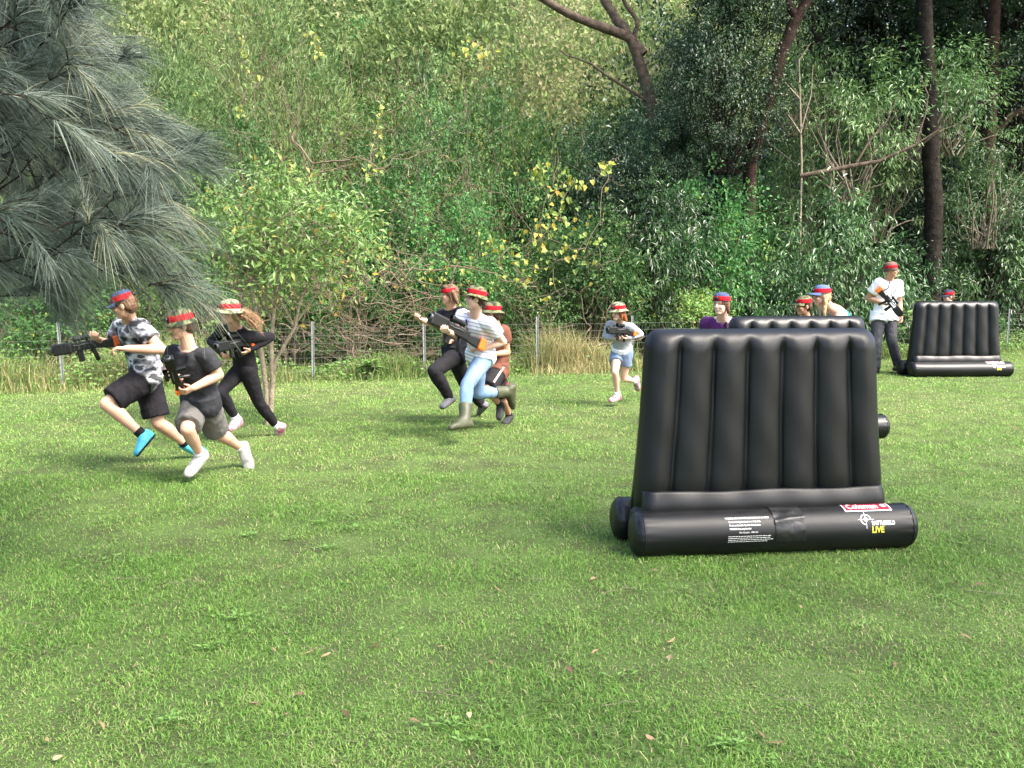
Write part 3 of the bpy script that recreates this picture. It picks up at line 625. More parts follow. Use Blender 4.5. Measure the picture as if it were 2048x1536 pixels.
# ------------------------------------------------------------------ she-oak with long needles, upper left
M['needle'] = ramp_mat('she-oak needle', [(0, (0.034, 0.050, 0.034)), (0.5, (0.092, 0.124, 0.094)), (0.88, (0.19, 0.23, 0.185)), (1, (0.40, 0.37, 0.19))], 0.5, 0.35, 0.15, 0)
def she_oak():
    r = np.random.default_rng(41); root = Vector((-4.6, 5.6, 0)); o = empty('she_oak_tree', root, 'grey-green she-oak with long drooping needles at upper left', 'tree')
    tip_b = np.array([(0, 235), (60, 245), (110, 270), (170, 290), (215, 300), (260, 375), (300, 400), (345, 405), (400, 430), (450, 340), (520, 330), (560, 330), (620, 350)], float)
    bot = lambda px: np.interp(px, [-300, 0, 120, 200, 260, 330, 390], [655, 645, 605, 545, 515, 530, 560])
    trunk = [([Vector((0, 0, -.1)), Vector((.1, 0, 1.5)), Vector((.2, .05, 3.2)), Vector((.15, .1, 5.2))], (0.17, 0.15, 0.11, 0.04))]
    limbs, tips = [], []
    for k in range(17):
        z0 = 1.2 + k * 0.2; s = Vector((.15, 0, z0)); py = -60 + k * 36 + r.uniform(-20, 20)
        px = np.interp(py, tip_b[:, 0], tip_b[:, 1]) - r.uniform(60, 170); e = at(px, py, r.uniform(4.4, 5.6)) - root
        limbs.append((wiggle(s, e, 9, .12, r), np.linspace(.022, .004, 9)))
    tw, NP, ND, NL, NV = [], [], [], [], []
    # sprays: a woody branchlet carrying several drooping twigs, each a brush of long needles
    n = 0
    while n < 185:
        px, py, Y = r.uniform(-260, 440), r.uniform(-90, 640), r.uniform(4.2, 6.6)
        if px > np.interp(py, tip_b[:, 0], tip_b[:, 1]) - 70 + r.normal(0, 20) or py > bot(px) - 25 + r.normal(0, 12): continue
        if n < 17: px, py, Y = [(330, 380, 4.7), (350, 440, 4.9), (300, 300, 4.6), (310, 525, 4.6), (200, 525, 4.8), (255, 350, 4.4), (190, 240, 4.5), (345, 300, 5.2), (150, 120, 4.4), (170, 60, 4.9), (285, 470, 4.4), (345, 560, 4.7), (60, 590, 4.5), (110, 600, 4.9), (255, 575, 4.7), (350, 590, 4.6), (300, 560, 4.9)][n]
        n += 1
        S0 = np.array(at(px, py, Y) - root); an = R(r.uniform(-42, 48)); main = unit(np.array([math.cos(an), r.normal(0, .35), math.sin(an)]))
        Lm = r.uniform(.30, .5) * (.35 if n in (15, 16, 17) else 1); base = S0 - main * Lm; base[2] += .05; P0 = wiggle(base, S0, 6, .025, r, -.05); tw.append((P0, np.linspace(.0055, .002, 6)))
        lp = limbs[int(r.integers(len(limbs)))][0][int(r.integers(4, 9))]
        if np.linalg.norm(lp - base) < .8 and n not in (15, 16, 17): tw.append((wiggle(lp, base, 6, .04, r), np.linspace(.007, .005, 6)))
        tone = r.normal(.46, .12)
        for q in range(int(r.integers(4, 8))):
            t0 = r.uniform(.3, 1.0); k0 = min(int(t0 * 5), 4); s = P0[k0] + (P0[k0 + 1] - P0[k0]) * (t0 * 5 - k0)
            d = unit(main + r.normal(size=3) * np.array([.45, .45, .5]) + np.array([0, 0, -.06])); Lt = r.uniform(.10, .24); P = wiggle(s, s + d * Lt, 6, .012, r, -.02); tw.append((P, np.linspace(.004, .0015, 6)))
            k = int(r.integers(55, 95) * (.75 if n in (15, 16, 17) else 1)); t = r.uniform(0.05, 1.0, k); seg = t * 5; a = np.minimum(seg.astype(int), 4); f = (seg - a)[:, None]
            NP.append(P[a] * (1 - f) + P[a + 1] * f); dd = d[None] * 0.9 + r.normal(size=(k, 3)) * 0.30; ND.append(unit(dd)); NL.append(r.uniform(.11, .25, k))
            NV.append(np.clip(tone + r.normal(0, .06) + r.normal(0, .15, k), 0, .97) if r.random() > .06 else r.uniform(.75, 1, k))
    P, D, L, v = np.concatenate(NP), np.concatenate(ND), np.concatenate(NL), np.concatenate(NV); m = len(P)
    g_ = r.uniform(.35, .95, m); side = unit(np.cross(D, r.normal(size=(m, 3)))); wd = r.uniform(.0011, .0019, m)
    rows = []
    for q in (0, .34, .68, 1.0):
        c = P + D * (L * q)[:, None]; c[:, 2] -= g_ * L * q * q * 0.55; wq = (wd * (1 - .75 * q))[:, None]; rows += [c - side * wq, c + side * wq]
    V = np.stack(rows, 1).reshape(-1, 3); i = np.arange(m)[:, None] * 8
    F = np.concatenate([i + np.array([[a, a + 1, a + 3, a + 2]]) for a in (0, 2, 4)])
    link('trunk', tubes('trunk', trunk + limbs + tw, M['darkbark'], 6), o)
    link('foliage', np_mesh('foliage', V, F, M['needle'], np.repeat(v, 8)), o)
she_oak()
# ------------------------------------------------------------------ inflatable bunkers
def vinyl():
    m = mat('black vinyl', (0.0045, 0.005, 0.006), 0.4, 0.35, var=0.25, scale=3, bump=0.05, bscale=260)
    n = m.node_tree.nodes; l = m.node_tree.links; b = n['Principled BSDF']
    no = n.new('ShaderNodeTexNoise'); no.inputs['Scale'].default_value = 5; no.inputs['Detail'].default_value = 6
    mr = n.new('ShaderNodeMapRange'); mr.inputs[3].default_value = 0.33; mr.inputs[4].default_value = 0.47
    l.new(n['Texture Coordinate'].outputs['Object'], no.inputs[0]); l.new(no.outputs[0], mr.inputs[0]); l.new(mr.outputs[0], b.inputs['Roughness'])
    return m
M['vinyl'] = vinyl()
M['tape'] = mat('black repair tape', (0.012, 0.0125, 0.013), 0.3, 0.45, var=0.4, scale=14, bump=0.4, bscale=12)
M['wprint'] = mat('white print', (0.75, 0.75, 0.73), 0.7, 0.2)
M['yprint'] = mat('yellow print', (0.62, 0.56, 0.06), 0.5, 0.4)
M['rprint'] = mat('red label', (0.30, 0.018, 0.034), 0.75, 0.15)
def tube_mesh(L, r, seed):
    rr = np.random.default_rng(seed); n = 56; ph = rr.uniform(0, 6.28, 3)
    prof = [(-L / 2 + 0.004, 0.02)]
    prof += [(-L / 2 + 0.055 * (1 - math.cos(a)), r * (0.30 + 0.70 * math.sin(a)) if a > .15 else r * .42) for a in np.linspace(0.16, math.pi / 2, 9)]
    xs = list(np.linspace(-L / 2 + .075, L / 2 - .075, 36)); prof += [(x, r) for x in xs]
    prof += [(-x, q) for x, q in reversed(prof[:10])]
    V, F = [], []
    for x, q in prof:
        e = math.exp(-((abs(x) - L / 2 + .06) / .05) ** 2)
        for j in range(n):
            a = 2 * math.pi * j / n
            w_ = q * (1 + .016 * e * math.sin(17 * a + ph[0]) + .010 * e * math.sin(29 * a + ph[1]) + .006 * math.sin(x * 5 + 2 * a + ph[2]))
            z = w_ * math.sin(a); z = max(z, -r * .93)
            V.append((x, -w_ * math.cos(a), z))
    k = len(prof)
    for i in range(k - 1):
        for j in range(n): F.append((i * n + j, i * n + (j + 1) % n, (i + 1) * n + (j + 1) % n, (i + 1) * n + j))
    F.append(tuple(range(n - 1, -1, -1))); F.append(tuple(range((k - 1) * n, k * n)))
    me = py_mesh('tube', V, [f[::-1] for f in F], M['vinyl'])
    # welded seam near each end
    return me
def ring_mesh(x, r, rt):
    P = [(x, -r * math.cos(a), max(-r * .93, r * math.sin(a))) for a in np.linspace(0, 2 * math.pi, 49)]
    return P, np.full(49, rt)
def panel_mesh(seed):
    rr = np.random.default_rng(seed); NU, NV = 168, 96
    u = np.linspace(-1, 1, NU); v = np.linspace(0, 1, NV) ; v = v ** 0.97
    U, Vv = np.meshgrid(u, v); H = 1.15
    hw = 0.780 - 0.085 * Vv - 0.012 * np.sin(Vv * 3.1)
    # rounded top corners
    rc = 0.10; top_in = np.maximum(0, (Vv - (1 - rc / H)) * H); 
    X = -.03 + U * (hw - np.where(top_in > 0, rc - np.sqrt(np.maximum(0, rc * rc - top_in ** 2)), 0) * 0.75)
    Z = Vv * H
    e = np.minimum((1 - np.abs(U)) * hw, 1.0); et = (1 - Vv) * H
    def pf(d, r): t = np.clip(d / r, 0, 1); return np.sqrt(np.maximum(0, 1 - (1 - t) ** 2))
    T = (0.142 - 0.03 * Vv) * pf(e, 0.115) * pf(et, 0.125)
    wob = 0.012 * np.sin(Vv * 2.6 + 0.5)
    cell = (U * 0.985 + wob * (1 - Vv) + 1) / 2 * 7; s = cell - np.floor(cell) - 0.5
    edge = (cell < 0.5) | (cell > 6.5); s = np.where(edge & ((cell < .5) | (cell > 6.5)), 0, s)
    arch = 1 - np.sqrt(np.maximum(0, 1 - (2 * np.abs(s)) ** 2 * 0.985))
    mask = sstep(0.975, 0.88, Vv) ** .8 * sstep(0.11, 0.20, Vv)
    crown_ = pf(np.maximum(0, (0.955 - Vv)) * H, 0.10) * pf(np.maximum(0, Vv - 0.135) * H, 0.13)
    front = T - 0.066 * arch * mask + 0.05 * (pf(np.maximum(0, Vv - 0.12) * H, 0.17) - 1) * (Vv > .1)
    back = T - 0.055 * arch * mask
    # flat apron below the ribs, running forward to the front tube
    ap = sstep(0.146, 0.05, Vv) * pf(e, 0.05)
    dip = np.exp(-((Vv - 0.150) / 0.016) ** 2) * pf(e, 0.05)
    wr = 0.0018 * np.sin(X * 60 + 3 * np.sin(Z * 9)) * np.exp(-((Vv - .93) / .05) ** 2) + 0.0025 * np.sin(X * 23 + Z * 5) * np.sin(Z * 11 + 1)
    front += wr * pf(e, .1) * pf(et, .1)
    yc = 0.175 + 0.02 * Vv
    Vf = np.stack([X, yc - front, Z + 0.12], -1).reshape(-1, 3); Vb = np.stack([X, yc + back, Z + 0.12], -1).reshape(-1, 3)
    n = NU * NV; i = np.arange(NV - 1)[:, None] * NU + np.arange(NU - 1)[None, :]
    Ff = np.stack([i, i + 1, i + NU + 1, i + NU], -1).reshape(-1, 4); Fb = Ff[:, ::-1] + n
    bot = np.arange(NU - 1); Fl = np.stack([bot + n, bot + 1 + n, bot + 1, bot], -1)
    return np_mesh('rib_panel', np.concatenate([Vf, Vb]), np.concatenate([Ff, Fb, Fl]), M['vinyl'], smooth=True)
def text_tris(s, size, align='LEFT', sx=1.0, bold=0.0):
    c = bpy.data.curves.new('t', 'FONT'); c.body = s; c.size = size; c.align_x = align; c.resolution_u = 3; c.offset = bold
    o = bpy.data.objects.new('t', c); TMP.collection.objects.link(o); TMP.view_layers[0].update()
    me = bpy.data.meshes.new_from_object(o.evaluated_get(TMP.view_layers[0].depsgraph)); me.calc_loop_triangles()
    V = [(v.co.x * sx, v.co.y) for v in me.vertices]; F = [tuple(t.vertices) for t in me.loop_triangles]
    bpy.data.objects.remove(o); bpy.data.meshes.remove(me); return V, F
TMP = bpy.data.scenes.new('tmp')
def rect_tris(w_, h_, x0=0, y0=0, nx=6, ny=6, r=0.0):
    V, F = [], []
    for j in range(ny + 1):
        for i in range(nx + 1): V.append((x0 + w_ * i / nx, y0 + h_ * j / ny))
    for j in range(ny):
        for i in range(nx): a = j * (nx + 1) + i; F.append((a, a + 1, a + nx + 2, a + nx + 1))
    return V, F
def ring_tris(cx, cy, r0, r1, a0=0, a1=360, n=28):
    V, F = [], []
    for k in range(n + 1):
        a = R(a0 + (a1 - a0) * k / n)
        V += [(cx + r0 * math.cos(a), cy + r0 * math.sin(a)), (cx + r1 * math.cos(a), cy + r1 * math.sin(a))]
    for k in range(n): F.append((2 * k, 2 * k + 1, 2 * k + 3, 2 * k + 2))
    return V, F
def split_tris(V, F, m=.011):
    V = [tuple(v) for v in V]; F = [list(f) for f in F]
    if any(len(f) > 3 for f in F): return V, F
    out, st = [], F
    while st:
        a, b, c = st.pop(); e = [(abs(V[p][1] - V[q][1]), p, q, r_) for p, q, r_ in ((a, b, c), (b, c, a), (c, a, b))]; d, p, q, r_ = max(e)
        if d <= m: out.append((a, b, c)); continue
        V.append(((V[p][0] + V[q][0]) / 2, (V[p][1] + V[q][1]) / 2)); n = len(V) - 1; st += [[p, n, r_], [n, q, r_]]
    return V, out
class Decal:
    """flat print wrapped on the tube: x along it, y as arc length up from angle th0"""
    def __init__(s, r): s.r, s.V, s.F, s.m = r, [], [], []
    def add(s, VF, x, y, mi=0, lift=0.0012):
        VF = split_tris(*VF); k = len(s.V); rr = s.r + lift
        for a, b in VF[0]:
            th = (y + b) / s.r; s.V.append((x + a, -rr * math.cos(th), rr * math.sin(th)))
        s.F += [tuple(q + k for q in f) for f in VF[1]]; s.m += [mi] * len(VF[1])
    def build(s, name, mats, parent, loc):
        me = py_mesh(name, s.V, s.F, mats, False); me.polygons.foreach_set('material_index', s.m); o = link(name, me, parent, loc); return o
def apron(root):
    V, F = [], []; nx_, ny_ = 60, 10
    for lay in (0, 1):
        for j in range(ny_ + 1):
            for i_ in range(nx_ + 1):
                s = 2 * i_ / nx_ - 1; t = j / ny_; x = -.03 + s * (.738 - .012 * t); rnd = .05 * max(0, (abs(s) - .93) / .07) ** 2
                z = .215 + .135 * t + .004 * math.sin(s * 7 + 1) * t; y = .012 + .026 * t - .016 * math.sin(math.pi * t) + .004 * math.sin(s * 19) * t + rnd + .018 * lay
                V.append((x, y, z))
    L_ = (nx_ + 1) * (ny_ + 1)
    for lay in (0, 1):
        for j in range(ny_):
            for i_ in range(nx_): a = lay * L_ + j * (nx_ + 1) + i_; F.append((a, a + 1, a + nx_ + 2, a + nx_ + 1) if not lay else (a, a + nx_ + 1, a + nx_ + 2, a + 1))
    for i_ in range(nx_): a = ny_ * (nx_ + 1) + i_; F.append((a, a + 1, a + 1 + L_, a + L_))
    for j in range(ny_):
        for i_, fl in ((0, 0), (nx_, 1)): a = j * (nx_ + 1) + i_; F.append((a, a + L_, a + L_ + nx_ + 1, a + nx_ + 1) if fl else (a, a + nx_ + 1, a + L_ + nx_ + 1, a + L_))
    link('apron', py_mesh('apron', V, F, M['vinyl']), root)
def bunker(loc, rz, label, prints, seed, zs=1.0):
    root = empty('inflatable_bunker', loc, label, 'inflatable bunker', 'inflatable bunkers on the lawn', rz); root.scale.z = zs
    r = 0.128; zc = r * .93 + 0.004
    link('rib_panel', panel_mesh(seed), root, (0, 0, 0))
    a = link('base_tube', tube_mesh(1.69, r, seed), root, (0, 0, zc))
    for q in (-.79, .79): link('end_seam', tubes('end_seam', [ring_mesh(q, r * 1.0, .0035)], M['vinyl'], 6), a)
    apron(root)
    b = link('base_tube', tube_mesh(1.69, r, seed + 3), root, (-0.02, 0.37, zc))
    for q in (-.79, .79): link('end_seam', tubes('end_seam', [ring_mesh(q, r * 1.0, .0035)], M['vinyl'], 6), b)
    if not prints: return root
    L = Vector((0, 0, zc)); X = lambda fr: (fr - .5) * 1.69; A = lambda deg: R(deg) * r
    d = Decal(r)
    V, F = rect_tris(.284, .105, 0, 0, 8, 10); d.add((V, F), X(.735), A(57), 0)
    V, F = rect_tris(.268, .09, 0, 0, 8, 10); d.add((V, F), X(.735) + .008, A(57) + .008, 1, .002)
    d.add(text_tris('Coleman', .075, 'LEFT', 0.70, .0012), X(.735) + .020, A(57) + .022, 0, .0028)
    d.add(ring_tris(.250, .040, .009, .018, 30, 330), X(.735), A(57) + .01, 0, .0028); d.add(ring_tris(.250, .040, .0, .006), X(.735), A(57) + .01, 0, .0028)
    d.build('brand_label', [M['wprint'], M['rprint']], root, L)
    d = Decal(r); cx, cy = X(.797), A(33)
    for args in ((.026, .033, 97, 264), (.026, .033, 6, 84), (.009, .0125, 0, 360), (0, .004, 0, 360)): d.add(ring_tris(0, 0, *args), cx, cy)
    for x0, y0, w_, h_ in ((-.048, -.0015, .034, .003), (.014, -.0015, .034, .003), (-.0015, .016, .003, .034), (-.0015, -.052, .003, .036)): d.add(rect_tris(w_, h_, x0, y0, 3, 3), cx, cy)
    d.add(text_tris('BATTLEFIELD', .033, 'LEFT', .72, .0014), X(.816), A(18)); d.add(text_tris('LIVE', .05, 'LEFT', .80, .0018), X(.815), A(-1), 1)
    d.build('target_logo', [M['wprint'], M['yprint']], root, L)
    if prints > 1:
        d = Decal(r); x0 = X(.318)
        d.add(text_tris('WARNING: ONLY USE UNDER SUPERVISION OF AN ADULT.', .0155, 'LEFT', .62, .0006), X(.308), A(46))
        for k, t in enumerate(('Do not use during thunderstorms or in high winds.', 'Do not use if unstable. Stay clear of sharp objects.', 'WARNING: Keep away from fire!')):
            d.add(text_tris(t, .0145, 'LEFT', .62, .0004), x0, A(36 - k * 9))
        d.add(text_tris('Part Number:  1001-001', .013, 'LEFT', .85), X(.35), A(9))
        for k in range(4):
            xx = 0.0; rw = random.Random(k)
            while xx < (.245 if k < 3 else .215):
                ww = rw.uniform(.006, .022); d.add(rect_tris(ww, .0024, 0, 0, 2, 1), X(.312) + xx, A(1 - k * 4.6)); xx += ww + .003
        d.build('warning_print', [M['wprint']], root, L)
        # loose black patch taped over the tube
        V, F = [], []; rr = np.random.default_rng(4); nx_, ny_ = 24, 26
        for j in range(ny_ + 1):
            for i_ in range(nx_ + 1):
                t = j / ny_; x = X(.474) + .178 * i_ / nx_ + .006 * t; th = R(96 - 112 * t)
                lift = .003 + .0045 * (.5 + .5 * math.sin(i_ * .35 + t * 9)) * math.sin(math.pi * min(1, t * 1.05)) + (.009 * math.exp(-((t - .55 + .1 * i_ / nx_) / .05) ** 2))
                V.append((x, -(r + lift) * math.cos(th), (r + lift) * math.sin(th)))
        for j in range(ny_):
            for i_ in range(nx_): q = j * (nx_ + 1) + i_; F.append((q, q + nx_ + 1, q + nx_ + 2, q + 1))
        link('patch', py_mesh('patch', V, F, M['tape']), root, L)
    return root
pA, pB = gnd(1262, 1118), gnd(1830, 1096); mid = (pA + pB) / 2
bunker((mid.x, mid.y + .06, 0), math.atan2(pB.y - pA.y, pB.x - pA.x), 'large black inflatable bunker nearest the viewer with patch and white print', 2, 1)
c2 = at(1612, 840, 9.15); bunker((c2.x, 9.15, 0), R(9), 'black inflatable bunker mostly hidden behind the largest bunker', 0, 5, .945)
c3 = at(1921, 742, 15.25); bunker((c3.x, 15.25, 0), R(3), 'small distant black inflatable bunker beside the man in white shirt', 1, 9, .955)

# ------------------------------------------------------------------ fallen leaves and twigs on the lawn
M['fallen'] = ramp_mat('fallen leaf', [(0, (0.12, 0.065, 0.035)), (.5, (0.25, 0.17, 0.09)), (1, (0.38, 0.29, 0.16))], 0.7, 0.25, 0.1, .35)
def leaf_obj(seed, L, W):
    r = np.random.default_rng(seed); V, F = [], []; n = 8
    for k in range(n + 1):
        t = k / n; w_ = W * math.sin(math.pi * min(1, t * .97 + .02)) ** .8 / 2; z = .010 * math.sin(t * 2.6 + seed) + .012; b = .010 * math.sin(t * 3)
        V += [(t * L - L / 2, -w_ + b, z + w_ * .35), (t * L - L / 2, b, z), (t * L - L / 2, w_ + b, z + w_ * .5)]
    for k in range(n):
        for j in (0, 1): a = k * 3 + j; F.append((a, a + 3, a + 4, a + 1))
    me = py_mesh('fallen_leaf', V, F, M['fallen']); a = me.attributes.new('v', 'FLOAT', 'POINT'); a.data.foreach_set('value', np.full(len(V), r.uniform(.3, .8), np.float32)); return me
LEAVES = [leaf_obj(1, .085, .022), leaf_obj(2, .06, .03), leaf_obj(3, .11, .016), leaf_obj(4, .055, .038)]
lf = [(1310, 1150), (1690, 1152), (1140, 1350), (1820, 1235), (1600, 1225), (575, 1440), (510, 1418), (95, 1490), (120, 1525), (620, 1310), (1185, 1165), (1790, 1340), (1930, 1285), (1340, 1288), (1190, 1312), (1395, 1272),
      (1560, 1225), (880, 1302), (548, 1310), (995, 1186), (1340, 1325), (330, 1178), (790, 1145), (560, 1137), (35, 1023), (247, 1027), (1095, 1420), (1520, 1480), (1740, 1400), (980, 1335), (830, 1455), (690, 1440), (200, 1465), (600, 1400),
      (740, 775), (1550, 1495), (1300, 1485), (750, 1302), (270, 1340), (1895, 1180), (2030, 860), (1960, 1180), (1450, 1180), (650, 1320), (760, 1440), (940, 1440)]
rl = random.Random(3)
for px, py in lf:
    p = gnd(px, py); o = link('fallen_leaf', LEAVES[rl.randrange(4)], None, (p.x, p.y, 0.016)); o.rotation_euler = (rl.uniform(-.6, .6), rl.uniform(-.35, .35), rl.uniform(0, 6.28))
    s = rl.uniform(.4, .85); o.scale = (s, s, s); tag(o, 'small dry tan leaf fallen on the lawn', 'leaf', 'fallen leaves on the lawn')
TW = []
for k in range(3):
    r = np.random.default_rng(60 + k); P = wiggle((-.16, 0, 0), (.16, 0, .0), 8, .02, r); P[:, 2] = np.abs(P[:, 2]) + .002
    TW.append(tubes('fallen_twig', [(P, np.linspace(.003, .0014, 8)), (wiggle(P[4], P[4] + np.array([.07, .05, .01]), 4, .006, r), np.linspace(.0018, .001, 4))], M['palebark'], 5))
for px, py in [(60, 1260), (130, 1245), (260, 1165), (640, 1310), (1055, 1165), (1240, 1190), (1320, 1260), (1420, 1175), (565, 1480), (870, 1400), (1640, 1360), (1750, 1420), (1240, 1420), (1880, 1225), (370, 1175), (690, 1500), (1580, 1415), (1985, 1195)]:
    p = gnd(px, py); o = link('fallen_twig', TW[rl.randrange(3)], None, (p.x, p.y, .022)); o.rotation_euler.z = rl.uniform(-.7, .7); s = rl.uniform(.3, .75); o.scale = (s, s, s)
    tag(o, 'thin pale dry twig lying on the lawn', 'twig', 'fallen twigs on the lawn')

# trees beside the photographer whose shade falls over the near lawn
for x, y, z, wd, ht, lb in ((3.6, -1.7, 8.0, 8.5, 4.0, 'tall open tree beside the viewer shading the near grass'), (8.0, 2.1, 8.4, 4.4, 3.4, 'tall tree at the right shading the largest bunker')):
    o = empty('shade_tree', (x, y, 0), lb, 'tree')
    link('trunk', tubes('trunk', [([(0, 0, -.1), (.1, 0, z * .5), (0, .1, z)], (.2, .17, .1))], M['bark'], 10), o)
    for kd in (KIND['lantana'][:1] if x > 5 else KIND['pale'][:1]):
        c = link('crown', kd[0], o, (0, 0, z - ht / 2)); c.scale = (wd / 2, wd / 2, ht / 2); c.rotation_euler.z = rk.uniform(0, 6)
# ------------------------------------------------------------------ people
class Prim:
    def __init__(s): s.V, s.F = [], []
    def _rings(s, rings, cap=True):
        k = len(s.V); n = len(rings[0])
        for r_ in rings: s.V += r_
        m = len(rings)
        for i in range(m - 1):
            for j in range(n): s.F.append((k + i * n + j, k + i * n + (j + 1) % n, k + (i + 1) * n + (j + 1) % n, k + (i + 1) * n + j))
        s.F.append(tuple(range(k + n - 1, k - 1, -1))); s.F.append(tuple(range(k + (m - 1) * n, k + m * n)))
    def loft(s, rings, n=20, pw=2.0):
        """rings: (centre, half vector a, half vector b)"""
        out = []
        for c, a, b in rings:
            r_ = []
            for j in range(n):
                t = 2 * math.pi * j / n; ct, st = math.cos(t), math.sin(t)
                ct = math.copysign(abs(ct) ** (2 / pw), ct); st = math.copysign(abs(st) ** (2 / pw), st)
                r_.append(c + a * ct + b * st)
            out.append(r_)
        s._rings(out)
    def limb(s, pts, rad, n=14, round_=True):
        P = [Vector(p) for p in pts]; rad = list(rad); T = [(P[min(i + 1, len(P) - 1)] - P[max(i - 1, 0)]).normalized() for i in range(len(P))]
        if round_:
            t0, t1, r0, r1 = T[0], T[-1], rad[0], rad[-1]
            pre = [(P[0] - t0 * r0 * math.cos(a), r0 * math.sin(a)) for a in (R(15), R(50))]; post = [(P[-1] + t1 * r1 * math.cos(a), r1 * math.sin(a)) for a in (R(50), R(15))]
            P = [q[0] for q in pre] + P + [q[0] for q in post]; rad = [q[1] for q in pre] + rad + [q[1] for q in post]; T = [t0, t0] + T + [t1, t1]
        A = T[0].orthogonal().normalized(); rings = []
        for p, r_, t in zip(P, rad, T):
            A = (A - t * A.dot(t)).normalized(); B = t.cross(A); rings.append([p + A * r_ * math.cos(2 * math.pi * j / n) + B * r_ * math.sin(2 * math.pi * j / n) for j in range(n)])
        s._rings(rings)
    def ell(s, c, a, b, d, n=16, m=9):
        s._rings([[c + d * -math.cos(t) + (a * math.cos(2 * math.pi * j / n) + b * math.sin(2 * math.pi * j / n)) * math.sin(t) for j in range(n)] for t in np.linspace(.12, math.pi - .12, m)])
    def ball(s, c, r_): s.ell(c, Vector((r_, 0, 0)), Vector((0, r_, 0)), Vector((0, 0, r_)))
    def raw(s, mats, org): return py_mesh('m', [v - org for v in s.V], s.F, mats)
    def mesh(s, name, mats, org, voxel=.007, it=3, wr=0.0, wsc=11.0, wdir=None):
        me = bpy.data.meshes.new('t'); me.from_pydata([tuple(v - org) for v in s.V], [], s.F)
        bm = bmesh.new(); bm.from_mesh(me); bmesh.ops.recalc_face_normals(bm, faces=bm.faces); bm.to_mesh(me); bm.free()
        o = bpy.data.objects.new('t', me); TMP.collection.objects.link(o)
        q = o.modifiers.new('r', 'REMESH'); q.mode = 'VOXEL'; q.voxel_size = voxel
        q = o.modifiers.new('s', 'SMOOTH'); q.factor = .5; q.iterations = it
        TMP.view_layers[0].update(); out = bpy.data.meshes.new_from_object(o.evaluated_get(TMP.view_layers[0].depsgraph)); out.name = name
        bpy.data.objects.remove(o); bpy.data.meshes.remove(me)
        if wr:
            n_ = len(out.vertices); co = np.empty(n_ * 3); no = np.empty(n_ * 3); out.vertices.foreach_get('co', co); out.vertices.foreach_get('normal', no)
            co = co.reshape(-1, 3); no = no.reshape(-1, 3); off = Vector((org.x * 3.1, org.y, 5))
            sc = np.array(wdir if wdir is not None else (1, 1, 1)) * wsc
            d = np.array([1 - 2 * abs(noise.noise(Vector(c * sc) + off)) for c in co]) * .65 + np.array([noise.noise(Vector(c * sc * 2.3) + off) for c in co]) * .3
            out.vertices.foreach_set('co', (co + no * (d * wr)[:, None]).ravel())
        out.materials.clear()
        for m in (mats if isinstance(mats, (list, tuple)) else [mats]): out.materials.append(m)
        out.polygons.foreach_set('use_smooth', np.full(len(out.polygons), True)); out.update()
        return out
def skin(name, c): return mat(name, c, 0.5, 0.35, var=.08, scale=9, sub=.12)
SK = skin('fair skin', (0.52, 0.30, 0.215)); SKT = skin('tanned skin', (0.42, 0.225, 0.14)); SKP = skin('pale skin', (0.58, 0.37, 0.28))
EYE_M = mat('eye', (0.03, 0.02, 0.018), .2, .5); BROW = mat('eyebrow', (0.10, 0.055, 0.03), .8); LIP = mat('lips', (.40, .17, .14), .5); TEETH = mat('teeth', (.75, .72, .66), .3)
def hairm(name, c, c2): return mat(name, c, .5, .35, col2=c2, scale=30, bump=.5, bscale=70)
HB = hairm('brown hair', (.07, .035, .018), (.16, .085, .045)); HD = hairm('dark brown hair', (.03, .016, .01), (.08, .04, .022)); HL = hairm('light brown hair', (.16, .09, .045), (.34, .20, .10)); HR = hairm('red hair', (.14, .032, .010), (.30, .085, .025)); HBL = hairm('blonde hair', (.30, .19, .09), (.50, .34, .17))
def cloth(name, c, var=.18, rough=.88): return mat(name, c, rough, .15, var=var, scale=7, bump=.8, bscale=16)
CAMO = print_mat('camouflage cloth', [(0, (.03, .035, .022)), (.42, (.10, .12, .055)), (.5, (.16, .15, .085)), (.6, (.055, .04, .025))], 16)
PCAMO = print_mat('pale green camouflage cloth', [(0, (.07, .08, .05)), (.42, (.22, .24, .13)), (.52, (.30, .30, .20)), (.62, (.12, .11, .065))], 16)
GCAMO = print_mat('grey and black blotched cloth', [(0, (.02, .02, .024)), (.40, (.10, .105, .12)), (.46, (.22, .225, .25)), (.52, (.52, .52, .55)), (.60, (.09, .09, .10))], 9, stretch=(1, 1, 1.7))
REDB = cloth('red band cloth', (.40, .010, .018), .22); NAVY = cloth('navy cap cloth', (.055, .075, .15)); BLK = cloth('black cloth', (.014, .013, .016)); CHAR = cloth('charcoal cloth', (.028, .029, .033)); BLKS = mat('black strap', (.012, .012, .013), .6, .3)
PLAST = mat('black gun plastic', (.006, .0065, .007), .42, .35, var=.2, scale=30); PLAST2 = mat('grey gun detail', (.04, .042, .045), .4, .5); ORANGE = mat('orange plastic', (.80, .13, .012), .4, .5); WPAN = mat('white panel', (.7, .72, .74), .4)
WHITE = cloth('white cloth', (.78, .78, .80), .05); SHOEW = mat('off-white shoe', (.32, .30, .27), .6, .3, col2=(.42, .40, .37), scale=30); RUB = mat('dark sole', (.04, .04, .042), .7)
